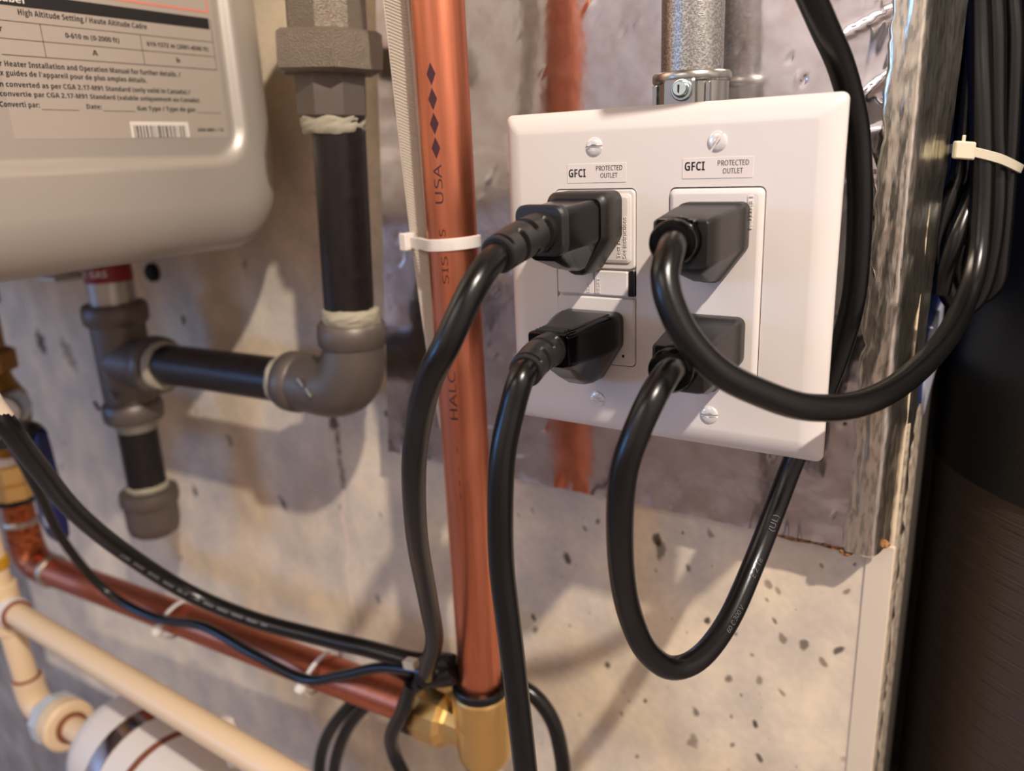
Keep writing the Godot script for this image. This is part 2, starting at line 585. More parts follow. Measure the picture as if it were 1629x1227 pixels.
func _ready() -> void:
	rng.seed = 20240
	# ------------------------------------------------------------ camera, sky, lights, exposure
	var cam := Camera3D.new()
	cam.name = "camera"
	cam.keep_aspect = Camera3D.KEEP_HEIGHT
	cam.near = 0.01
	cam.far = 20.0
	add_child(cam)
	cam.transform = Transform3D(Basis(Vector3(0.84306, -0.04207, -0.53617), Vector3(-0.11752, 0.95843, -0.25999), Vector3(0.52482, 0.28220, 0.80307)).orthonormalized(), V(113.5, 47.5, 276.05) * S)
	cam.fov = rad_to_deg(2.0 * atan(1227.0 / 2.0 / 1256.55))
	cam.current = true
	var eye := CameraAttributesPhysical.new()
	eye.frustum_focal_length = 12.0 / tan(deg_to_rad(cam.fov / 2.0))  # 24 mm tall frame
	eye.frustum_focus_distance = 0.285
	eye.exposure_aperture = eye.frustum_focal_length / 3.9  # a 3.9 mm wide pupil, a phone's
	eye.exposure_multiplier = 1.0
	cam.attributes = eye
	cam.fov = rad_to_deg(2.0 * atan(1227.0 / 2.0 / 1256.55))
	var we := WorldEnvironment.new()
	we.name = "surroundings"
	var env := Environment.new()
	env.background_mode = Environment.BG_COLOR
	env.background_color = Color(0, 0, 0)
	env.tonemap_mode = Environment.TONE_MAPPER_LINEAR
	env.tonemap_exposure = 1.0
	env.sdfgi_enabled = true
	env.ssao_enabled = true
	env.ssil_enabled = true
	we.environment = env
	add_child(we)
	var bulb := OmniLight3D.new()  # unseen lamp up to the right of the camera, placed from the shadows
	bulb.name = "unseen_bulb_light"
	bulb.position = V(550, 700, 465) * S
	bulb.light_color = Color(1.0, 0.95, 0.9)
	bulb.light_energy = 1.36
	bulb.light_size = 0.015
	bulb.omni_range = 8.0
	bulb.omni_attenuation = 2.0
	bulb.shadow_enabled = true
	add_child(bulb)
	var fill_panel := AreaLight3D.new()  # added fill light, softens the shadows and lights the front wall
	fill_panel.name = "added_fill_area_light"
	fill_panel.area_size = Vector2(1.1, 0.5)
	fill_panel.position = V(-500, 1055, 1850) * S
	fill_panel.rotation_degrees = Vector3(-90, 0, 0)
	fill_panel.light_color = Color(1.0, 0.96, 0.93)
	fill_panel.light_energy = 1.0
	fill_panel.area_range = 8.0
	fill_panel.area_attenuation = 2.0
	fill_panel.shadow_enabled = true
	add_child(fill_panel)
	var day := AreaLight3D.new()  # bluish light from an unseen window, tints the cables and lower-left wall
	day.name = "unseen_window_light"
	day.area_size = Vector2(0.7, 0.42)
	day.position = V(-2100, 300, 2385) * S
	day.light_color = Color(0.45, 0.7, 1.0)
	day.light_energy = 2.2
	day.area_range = 8.0
	day.area_attenuation = 2.0
	day.shadow_enabled = true
	add_child(day)

	make_materials()
	build_room()
	build_board()
	build_plate()
	build_cords()
	build_conduit()
	build_copper()
	build_gas()
	build_heater()
	build_left()
	build_right()
	build_small_cables()


# ---------------------------------------------------------------- room
func build_room() -> void:
	var b := Mb.new()
	var x0 := -760.0
	var x1 := 81.0
	var y0 := -480.0
	var y1 := 200.0
	var pics := wall_pictures(x0, x1, y0, y1)
	var wm := mat("wall_concrete", Color(1, 1, 1), 0.85)
	wm.albedo_texture = pics[0]
	relief(wm, pics[1], 0.6)
	# the pictured patch is the wall's own front face; the rest of the wall joins it
	b.quad(V(x0, y1, -78), V(x1, y1, -78), V(x1, y0, -78), V(x0, y0, -78), 1, Vector2(0, 0), Vector2(1, 0), Vector2(1, 1), Vector2(0, 1))
	b.fix(0)
	var face := struct("wall_back", b, wm)
	var rest := Mb.new()
	for q in [[V(-2800, y1, -200), V(x1, 1100, -78)], [V(-2800, -1300, -200), V(x1, y0, -78)], [V(x0, y0, -200), V(x1 - 0.3, y1, -78.4)], [V(-2800, y0, -200), V(x0, y1, -78)]]:
		rest.block((q[0] + q[1]) / 2.0, Vector3.RIGHT, Vector3.UP, Vector3.BACK, (q[1] - q[0]) / 2.0, 0.05, 0.02)
	part("wall_core", rest, M.room_concrete, face)
	struct("wall_recess", boxed(V(x1 - 60, -1300, -420), V(x1 - 0.2, 1100, -195), 0.1, 0.05), M.room_concrete)
	struct("wall_recess_back", boxed(V(x1 - 60, -1300, -520), V(1700, 1100, -420), 0.1, 0.05), M.room_concrete)
	struct("unseen_wall_left", boxed(V(-2800, -1300, -200), V(-2600, 1100, 2600), 0.1, 0.05), M.unseen_room_pale)  # out of view, set back to leave room for the window
	struct("unseen_wall_right", boxed(V(1600, -1300, -420), V(1800, 1100, 2500), 0.1, 0.05), M.unseen_room_pale)  # out of view, pale to lighten the right sides of the plugs
	for q in [[V(-2800, -250, 2400), V(-2500, 1100, 2600)], [V(-1700, -250, 2400), V(1800, 1100, 2600)], [V(-2500, -250, 2400), V(-1700, 40, 2600)], [V(-2500, 560, 2400), V(-1700, 1100, 2600)]]:
		struct("unseen_wall_front", boxed(q[0], q[1], 0.1, 0.05), M.unseen_room_pale)  # out of view, pale so the foil mirrors a bright surface
	struct("unseen_wall_front_lower", boxed(V(-2800, -1300, 2400), V(1800, -250, 2600), 0.1, 0.05), M.unseen_room_low)  # out of view, darker so the low foil mirrors a browner tone
	struct("floor", boxed(V(-2800, -1400, -520), V(1800, -1300, 2600), 0.1, 0.05), M.unseen_room_low)
	struct("ceiling", boxed(V(-2800, 1100, -520), V(1800, 1200, 2600), 0.1, 0.05), M.timber)  # out of view, dark to cut the bounce from the bulb
	var wn := Node3D.new()
	wn.name = "unseen_window_1"  # unseen window, placed for the bluish glints on the cables
	add_child(wn)
	wn.set_meta("kind", "structure")
	var fr := Mb.new()
	for q in [[V(-2500, 40, 2395), V(-1700, 75, 2440)], [V(-2500, 525, 2395), V(-1700, 560, 2440)], [V(-2500, 75, 2395), V(-2465, 525, 2440)], [V(-1735, 75, 2395), V(-1700, 525, 2440)]]:
		fr.block((q[0] + q[1]) / 2.0, Vector3.RIGHT, Vector3.UP, Vector3.BACK, (q[1] - q[0]) / 2.0, 1, 0.5)
	part("window_frame", fr, M.white_pvc, wn)
	var pane := mat("unseen_lit_pane", Color(0.3, 0.4, 0.5), 0.2)
	pane.emission_enabled = true
	pane.emission = Color(0.3, 0.55, 1.0)
	pane.emission_energy_multiplier = 1.2  # the unseen pane glows blue
	part("pane", boxed(V(-2465, 75, 2420), V(-1735, 525, 2430), 0.5, 0.2), pane, wn)
	# lamp bodies out of view: the bulb, then the added fill light
	var t := thing("unseen_bulb_lamp", "bare round bulb on a white socket, out of view above the camera", "lamp", V(550, 790, 465))
	part("socket", Mb.new().lathe(V(550, 1100, 465), V(0, -1, 0), [Vector2(55, 0), Vector2(55, 12), Vector2(30, 22), Vector2(22, 60), Vector2(22, 365)], 24), M.white_pvc, t)
	var glow := mat("bulb_glass", Color(1, 0.95, 0.9), 0.3)
	glow.emission_enabled = true
	glow.emission = Color(1, 0.85, 0.65)
	glow.emission_energy_multiplier = 4.0
	var prof := []
	for k in 13:
		var a := PI * k / 12.0
		prof.append(Vector2(sin(a) * 30.0, 370.0 + 30.0 - cos(a) * 30.0))
	part("bulb", Mb.new().lathe(V(550, 1100, 465), V(0, -1, 0), prof, 24), glow, t)
	t = thing("added_fill_light", "flat rectangular fill light added under the ceiling, out of view", "lamp", V(-500, 1100, 1850))  # added for fill, with a glowing face
	part("housing", boxed(V(-1070, 1068, 1580), V(70, 1100, 2120), 6, 2), M.white_pvc, t)
	var dif := mat("fill_diffuser", Color(0.9, 0.88, 0.86), 0.5)
	dif.emission_enabled = true
	dif.emission = Color(1, 0.92, 0.88)
	dif.emission_energy_multiplier = 0.6
	part("fill_diffuser", boxed(V(-1050, 1060, 1600), V(50, 1068, 2100), 4, 1), dif, t)
	# the return of the wall on the right: strips either side of a rough joint
	struct("trim_1", boxed(V(80.5, -1300, -91), V(82.0, -70, -79), 0.5, 0.3), M.joint_strip)
	var gap := Mb.new()
	var st := PackedVector2Array()
	var path := []
	for k in 110:
		var y := -620.0 + k * 5.0
		path.append(V(80.9, y, -93.4 + rng.randf_range(-0.8, 0.8)))
	gap.sweep(PackedVector3Array(path), func(tt, an): return 1.3 + 0.9 * sin(tt * 230.0) * sin(tt * 71.0) + 0.2 * sin(an * 3.0), 8)
	struct("trim_2", gap, M.joint_dark)
	struct("trim_5", boxed(V(69.5, -1300, -79), V(81.6, -127, -77.0), 0.8, 0.7), M.smooth_mortar)
	struct("trim_3", boxed(V(80.5, -1300, -124), V(82.6, -70, -95.5), 1.0, 0.6), M.joint_strip)
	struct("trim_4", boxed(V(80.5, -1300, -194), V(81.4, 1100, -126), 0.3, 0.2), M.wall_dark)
	for q in [["blue_film", V(81.0, -69, -190), V(82.6, 200, -86), "dark blue plastic film on the wall edge between foil board and hanging cords"]]:
		single(q[0], boxed(q[1], q[2], 0.4, 0.2), M.blue_film, q[3], "film")
	var fl := Mb.new()
	var poly := PackedVector2Array([Vector2(-108, -36), Vector2(-160, -30), Vector2(-168, -62), Vector2(-132, -70), Vector2(-114, -76), Vector2(-108, -60)])
	var r0 := PackedVector3Array()
	var r1 := PackedVector3Array()
	for q in poly:
		r0.append(V(82.8, q.y, q.x))
		r1.append(V(84.0, q.y, q.x))
	fl.loft([r0, r1], true, true, true, 0.9)
	single("torn_film", fl, M.white_film, "small torn pale film patch below the black cord bundle", "film")


# ---------------------------------------------------------------- foil faced board
func board_left(y: float) -> float:
	return -181.0 - (95.0 - y) * 0.078

func build_board() -> void:
	var t := thing("insulation_board", "silver foil-faced insulation board on the concrete behind the white wall plate", "insulation", V(-50, -124, -70))
	var n1 := FastNoiseLite.new()
	n1.seed = 2
	n1.frequency = 0.012
	n1.fractal_octaves = 2
	var rid := FastNoiseLite.new()
	rid.seed = 6
	rid.frequency = 0.03
	rid.fractal_type = FastNoiseLite.FRACTAL_RIDGED
	rid.fractal_octaves = 3
	var dents := []
	for k in 170:
		dents.append([V(rng.randf_range(-180, 70), rng.randf_range(-115, 130), 0), rng.randf_range(0, PI), rng.randf_range(1.0, 3.6), rng.randf_range(0.5, 1.2), rng.randf_range(-0.8, 0.6)])
	var creases := []
	for q in [[52, 30, 66, 34], [56, 62, 70, 74], [50, 46, 64, 50], [48, 84, 66, 92], [60, 10, 68, -12], [45, 100, 58, 122], [54, -20, 66, -28], [66, 20, 58, 44]]:
		creases.append([Vector2(q[0], q[1]), Vector2(q[2], q[3])])
	# front sheet
	var xs := []
	var x := 0.0
	while x <= 1.0001:
		xs.append(x)
		x += 0.006 if x < 0.82 else 0.0028
	xs[xs.size() - 1] = 1.0
	var ny := 170
	var rows := []
	for j in ny + 1:
		var y := lerpf(-124.0, 170.0, float(j) / ny)
		var row := []
		for u in xs:
			var px := lerpf(board_left(y), 75.0, u)
			var d := n1.get_noise_2d(px, y * 0.7) * 0.7
			var crease := smoothstep(38.0, 72.0, px)
			d += crease * (rid.get_noise_2d(px * 1.3, y * 0.3) * 0.4 + rid.get_noise_2d(px * 0.5 + 90, y * 0.8) * 0.7 - 0.3)
			d += smoothstep(-110.0, -123.0, y) * rid.get_noise_2d(px, y * 0.3) * 0.6
			for q in dents:
				var o: Vector3 = V(px, y, 0) - q[0]
				if absf(o.x) < 5.0 and absf(o.y) < 5.0:
					var a: float = (o.x * cos(q[1]) + o.y * sin(q[1])) / q[2]
					var c: float = (-o.x * sin(q[1]) + o.y * cos(q[1])) / q[3]
					d += q[4] * exp(-(a * a + c * c) * 1.4)
			for q in creases:
				var near := Geometry2D.get_closest_point_to_segment(Vector2(px, y), q[0], q[1]).distance_to(Vector2(px, y))
				if near < 5.0:
					d += 0.75 * exp(-near * near / 1.6)
			var yy := y
			if j == 0:
				yy += rid.get_noise_2d(px * 3.0, 5.0) * 0.7
			row.append(V(px + (d * 0.5 if crease > 0.5 else 0.0), yy, -60.0 + d))
		rows.append(row)
	var b := Mb.new()
	for j in ny:
		for i in xs.size() - 1:
			var w0 := Vector2(rows[j][i].x, rows[j][i].y) / 100.0
			b.quad(rows[j][i], rows[j][i + 1], rows[j + 1][i + 1], rows[j + 1][i], 1, w0, w0, w0, w0)
	# front faces must look to +z
	if (b.p[1] - b.p[0]).cross(b.p[2] - b.p[0]).z > 0.0:
		b.flip(0)
	part("foil_facing", b, M.foil, t)
	# tape folded over the right-hand edge: a strip on the front, then round the side
	b = Mb.new()
	var tape := []
	var across := 30
	for j in ny + 1:
		var y := lerpf(-124.5, 170.0, float(j) / ny)
		var row := []
		var start := 62.5 + rid.get_noise_2d(7.0, y * 0.8) * 2.2
		var wide := lerpf(6.6, 9.5, smoothstep(-110.0, 90.0, y))
		for k in across + 1:
			var f := float(k) / across
			var px := 0.0
			var pz := 0.0
			var lift := rid.get_noise_2d(px * 2.0 + f * 55.0, y * 0.22) * 0.55 + rid.get_noise_2d(f * 25.0 + 40.0, y * 0.9) * 0.35
			if f < 0.55:
				px = lerpf(start, 74.6, f / 0.55)
				pz = -58.9 + lift * smoothstep(0.0, 0.08, f) - (1.4 if k == 0 else 0.0)
			else:
				var e := (f - 0.55) / 0.45
				px = 74.6 + 1.2 * smoothstep(0.0, 0.12, e) + wide * pow(e, 1.3) + lift * 1.1
				pz = -59.2 - 27.0 * e + lift * 0.3
			row.append(V(px, y, pz))
		tape.append(row)
	for j in ny:
		for k in across:
			b.quad(tape[j][k], tape[j][k + 1], tape[j + 1][k + 1], tape[j + 1][k], 1)
	if (b.p[1] - b.p[0]).cross(b.p[2] - b.p[0]).z > 0.0:
		b.flip(0)
	part("edge_tape", b, M.foil_tape, t, "crinkled shiny foil tape")
	# foam core: a slab behind the sheet, ragged along the bottom
	b = Mb.new()
	var ra := []
	for z in [-77.9, -63.0]:
		var ring := PackedVector3Array()
		ring.append(V(-168, 170, z))
		for k in 60:
			var f := k / 59.0
			var px := lerpf(board_left(-124) + 1.0, 72.5, f)
			var low := -123.6 - (2.2 + rid.get_noise_2d(px * 4.0, 40.0) * 1.6 if px > 38.0 else 0.0) * (1.0 if z > -70 else 0.4)
			ring.append(V(px, low, z + (1.4 if px > 40.0 and z > -70 else 0.0)))
		ring.append(V(72.5, 170, z))
		ra.append(ring)
	b.loft(ra, true, true, false)
	part("foam_core", b, M.foam, t, "tan foam core showing below the torn foil")
	# torn crumbs of facing at the bottom corner
	for q in [[V(72, -124.5, -62), 3.4, 1], [V(77, -122, -68), 3.0, 2], [V(64, -126, -61), 2.6, 4]]:
		b = Mb.new()
		var rings := []
		for i in 6:
			var ring := PackedVector3Array()
			var a := PI * i / 5.0
			for j in 9:
				var th := TAU * j / 9.0
				var r: float = q[1] * sin(a) * (1.0 + 0.35 * rid.get_noise_2d(j * 31.0 + q[2] * 100.0, i * 37.0)) + 0.01
				ring.append(q[0] + V(cos(th) * r, cos(a) * q[1] * 0.7, sin(th) * r * 0.7))
			rings.append(ring)
		b.loft(rings, true, true, false)
		part("foam_crumb", b, M.foam if q[2] % 2 == 0 else M.foil_tape, t)


# ---------------------------------------------------------------- wall plate, receptacles, stickers
func plate_screw(t: Node3D, c: Vector3, turn: float) -> void:
	var b := Mb.new()
	var ax := Vector3(cos(turn), sin(turn), 0)
	var ay := Vector3(-sin(turn), cos(turn), 0)
	for s in [1.0, -1.0]:
		var rings := []
		for q in [[-0.6, 1.0, 0.42], [0.1, 1.0, 0.42], [0.42, 0.9, 0.44], [0.64, 0.7, 0.46], [0.74, 0.45, 0.48]]:
			var ring := PackedVector3Array()
			for k in 17:
				var a := PI * k / 16.0
				ring.append(c + ax * cos(a) * 3.35 * q[1] + ay * s * maxf(sin(a) * 3.35 * q[1], q[2]) + Vector3.BACK * q[0])
			rings.append(ring)
		b.loft(rings, false, true, true, -2.0)
	b.lathe(c - Vector3.BACK * 1.2, Vector3.BACK, [Vector2(3.2, 0), Vector2(3.2, 0.9)], 20)
	var o := part("screw", b, M.screw_paint, t, "slotted oval head screw")

func build_plate() -> void:
	var t := thing("wall_plate", "white two-gang wall plate with four slotted screws on the foil board", "wall plate", V(0, 0, 0))
	var b := Mb.new()
	var rings := []
	for q in [[0.0, 0.0, 2.4], [1.3, 0.0, 2.4], [1.9, 0.35, 2.3], [3.6, 2.6, 2.0], [4.7, 5.2, 1.6], [5.15, 7.2, 1.2], [5.2, 7.8, 1.0], [5.2, 8.3, 0.05]]:
		rings.append(Mb.at_z(Mb.rrect(0, 0, 62.9 - q[1], 61.5 - q[1], q[2]), q[0]))
	b.loft(rings, false, false, true, -2.0)
	for s in [-1.0, 1.0]:
		var outer := Mb.at_z(Mb.rrect(s * 27.3, 0, 27.3, 53.2, 0.05), 5.2)
		var hole := Mb.rrect(s * 23.15, 0, 16.9, 33.6, 2.2)
		var f := b.p.size()
		b.loft([outer, Mb.at_z(hole, 5.2)], false, false, true, -2.0, true)
		if (b.p[f + 1] - b.p[f]).cross(b.p[f + 2] - b.p[f]).z > 0.0:
			b.flip(f)
		f = b.p.size()
		var inner := [Mb.at_z(hole, 5.2), Mb.at_z(hole, 0.5)]
		b.loft(inner, false, false, true, -2.0)
		b.flip(f)
	part("plate", b, M.plate_plastic, t)
	plate_screw(t, V(-23, 48.4, 5.3), 0.02)
	plate_screw(t, V(23, 48.4, 5.3), 0.95)
	plate_screw(t, V(-23, -48.4, 5.25), -0.1)
	plate_screw(t, V(23, -48.4, 5.3), 0.04)
	for k in 2:
		var lo: Vector3 = [V(-34.4, 35.7, 5.2), V(10.9, 36.4, 5.2)][k]
		var hi: Vector3 = [V(-10.3, 42.5, 5.38), V(35.4, 43.2, 5.38)][k]
		var s := part("sticker", boxed(lo, hi, 0.3, 0.04), M.sticker, t, "small white outlet sticker")
		var o: Vector3 = [V(-33.7, 37.8, 5.4), V(11.8, 39.1, 5.4)][k]
		lettering("GFCI", true, o, Vector3.RIGHT, Vector3.UP, 2.9, 7.1, M.ink, s)
		o = [V(-22.3, 39.95, 5.4), V(23.4, 40.5, 5.4)][k]
		lettering("PROTECTED", false, o, Vector3.RIGHT, Vector3.UP, 1.7, 10.5, M.ink_soft, s)
		o = [V(-20.5, 37.35, 5.4), V(25.2, 37.9, 5.4)][k]
		lettering("OUTLET", false, o, Vector3.RIGHT, Vector3.UP, 1.7, 6.8, M.ink_soft, s)
	var X := Vector3.RIGHT
	var Y := Vector3.UP
	# plain duplex device in the right-hand opening
	t = thing("duplex_receptacle", "white duplex receptacle in the opening under the right outlet sticker", "receptacle", V(23.15, 0, 0))
	part("face", Mb.new().loft([Mb.at_z(Mb.rrect(23.15, 0, 16.5, 33.1, 1.9), -20), Mb.at_z(Mb.rrect(23.15, 0, 16.5, 33.1, 1.9), 5.5), Mb.at_z(Mb.rrect(23.15, 0, 16.2, 32.8, 1.8), 6.0), Mb.at_z(Mb.rrect(23.15, 0, 14.9, 31.5, 1.2), 6.7), Mb.at_z(Mb.rrect(23.15, 0, 14.6, 31.2, 1.1), 6.72)], true, true, true, 0.6), M.device_plastic, t)
	lettering("LEVITON", true, V(34.55, 30.6, 6.7), -Y, X, 1.7, 10.8, M.device_plastic, t, 0.4)
	part("dark_gap_strip", boxed(V(16.5, 33.3, 3.6), V(29, 33.58, 4.6), 0.1, 0.05), M.hole_black, t)  # black strip in the gap over the device
	# ground fault device in the left-hand opening
	t = thing("gfci_receptacle", "white receptacle with test and reset buttons under the left outlet sticker", "receptacle", V(-23.15, 0, 0))
	var c := -23.15
	part("face", Mb.new().loft([Mb.at_z(Mb.rrect(c, 0, 16.5, 33.1, 1.9), -20), Mb.at_z(Mb.rrect(c, 0, 16.5, 33.1, 1.9), 4.0), Mb.at_z(Mb.rrect(c, 0, 16.3, 32.9, 1.8), 4.2)], true, true, true, 0.6), M.device_plastic, t)
	part("upper_face", Mb.new().loft([Mb.at_z(Mb.rrect(c, 18.6, 16.5, 14.5, 1.7), 4), Mb.at_z(Mb.rrect(c, 18.6, 16.5, 14.5, 1.7), 5.6), Mb.at_z(Mb.rrect(c, 18.6, 16.1, 14.1, 1.5), 6.0)], true, true, true, 0.6), M.device_plastic, t)
	var up := part("outlet_pad", Mb.new().loft([Mb.at_z(Mb.rrect(c + 0.3, 19.0, 15.0, 12.6, 1.4), 5.9), Mb.at_z(Mb.rrect(c + 0.3, 19.0, 14.8, 12.4, 1.3), 6.6), Mb.at_z(Mb.rrect(c + 0.3, 19.0, 13.7, 11.3, 0.9), 7.0)], true, true, true, 0.6), M.device_plastic, t)
	lettering("Test monthly", false, V(-11.7, 8.6, 7.0), Y, -X, 1.35, 14.0, M.device_plastic, up, 0.3)
	lettering("See instructions", false, V(-9.35, 8.6, 7.0), Y, -X, 1.35, 15.0, M.device_plastic, up, 0.3)
	var low := part("lower_face", Mb.new().loft([Mb.at_z(Mb.rrect(c, -20.0, 16.5, 13.1, 1.7), 4), Mb.at_z(Mb.rrect(c, -20.0, 16.5, 13.1, 1.7), 5.7), Mb.at_z(Mb.rrect(c, -20.0, 16.0, 12.6, 1.5), 6.3)], true, true, true, 0.6), M.device_plastic, t)
	part("indicator_hole", Mb.new().lathe(V(-11.2, -29.2, 6.2), Vector3.BACK, [Vector2(0.62, 0), Vector2(0.62, 0.14)], 12), M.hole_black, low)
	var bt := part("test_button", Mb.new().block(V(-31.3, -1.35, 5.0), X, Y, Vector3.BACK, V(7.9, 4.7, 1.25), 0.8, 0.4), M.device_plastic, t)
	lettering("TEST", true, V(-25.0, -5.4, 6.25), Y, -X, 1.3, 4.2, M.device_plastic, bt, 0.3)
	bt = part("reset_button", Mb.new().block(V(-16.2, -1.35, 5.2), X, Y, Vector3.BACK, V(6.9, 4.7, 1.3), 0.6, 0.4), M.device_plastic, t)
	lettering("RESET", true, V(-20.6, -5.2, 6.5), Y, -X, 1.3, 5.8, M.device_plastic, bt, 0.3)
	part("indicator_lens", Mb.new().block(V(-7.9, -1.35, 4.9), X, Y, Vector3.BACK, V(1.2, 4.7, 1.1), 0.3, 0.2), M.dark_lens, t, "smoky dark indicator lens")
	# the box they sit in
	t = thing("junction_box", "grey metal electrical box behind the white wall plate", "box", V(0, 0, -58))
	part("box", boxed(V(-49, -47, -58.5), V(48, 50, -0.2), 3, 1), M.steel_box, t)


# ---------------------------------------------------------------- power cords
func house(cx: float, hw: float, top: float, side: float, tip: float, tipw: float, r := 3.0) -> PackedVector2Array:
	return Mb.fillet([Vector2(cx + hw, top), Vector2(cx - hw, top), Vector2(cx - hw, side), Vector2(cx - tipw, tip), Vector2(cx + tipw, tip), Vector2(cx + hw, side)], [r, r, r * 1.2, r, r, r * 1.2], 5)

func hs(z: float, cx: float, hw: float, top: float, side: float, tip: float, tipw: float, r := 3.0) -> PackedVector3Array:
	return Mb.at_z(house(cx, hw, top, side, tip, tipw, r), z)

func boot(pts: Array, r0: float, r1: float, slots: int) -> Mb:
	var path := Mb.smooth_path(pts, 22)
	return Mb.new().sweep(path, func(t, a):
		var r := lerpf(r0, r1, t)
		if t > 0.97:
			r -= 0.6
		var k: float = t * slots
		var f: float = k - floorf(k)
		if t < 0.93 and f > 0.55 and f < 0.85:
			var lobe := cos(2.0 * (a + (0.0 if int(k) % 2 == 0 else PI / 2.0)))
			if lobe > -0.45:
				r -= 3.4
		return r, 40, 0.6)

func cord_print(t: Node3D, text: String, at: Vector3, along: Vector3, face: Vector3, r: float, cap: float, width: float) -> void:
	bent(text, false, barrel(at, along, face, r, cap / 2.0, 0.0), cap, width, M.print_grey, t, 0.03, "cord_print")

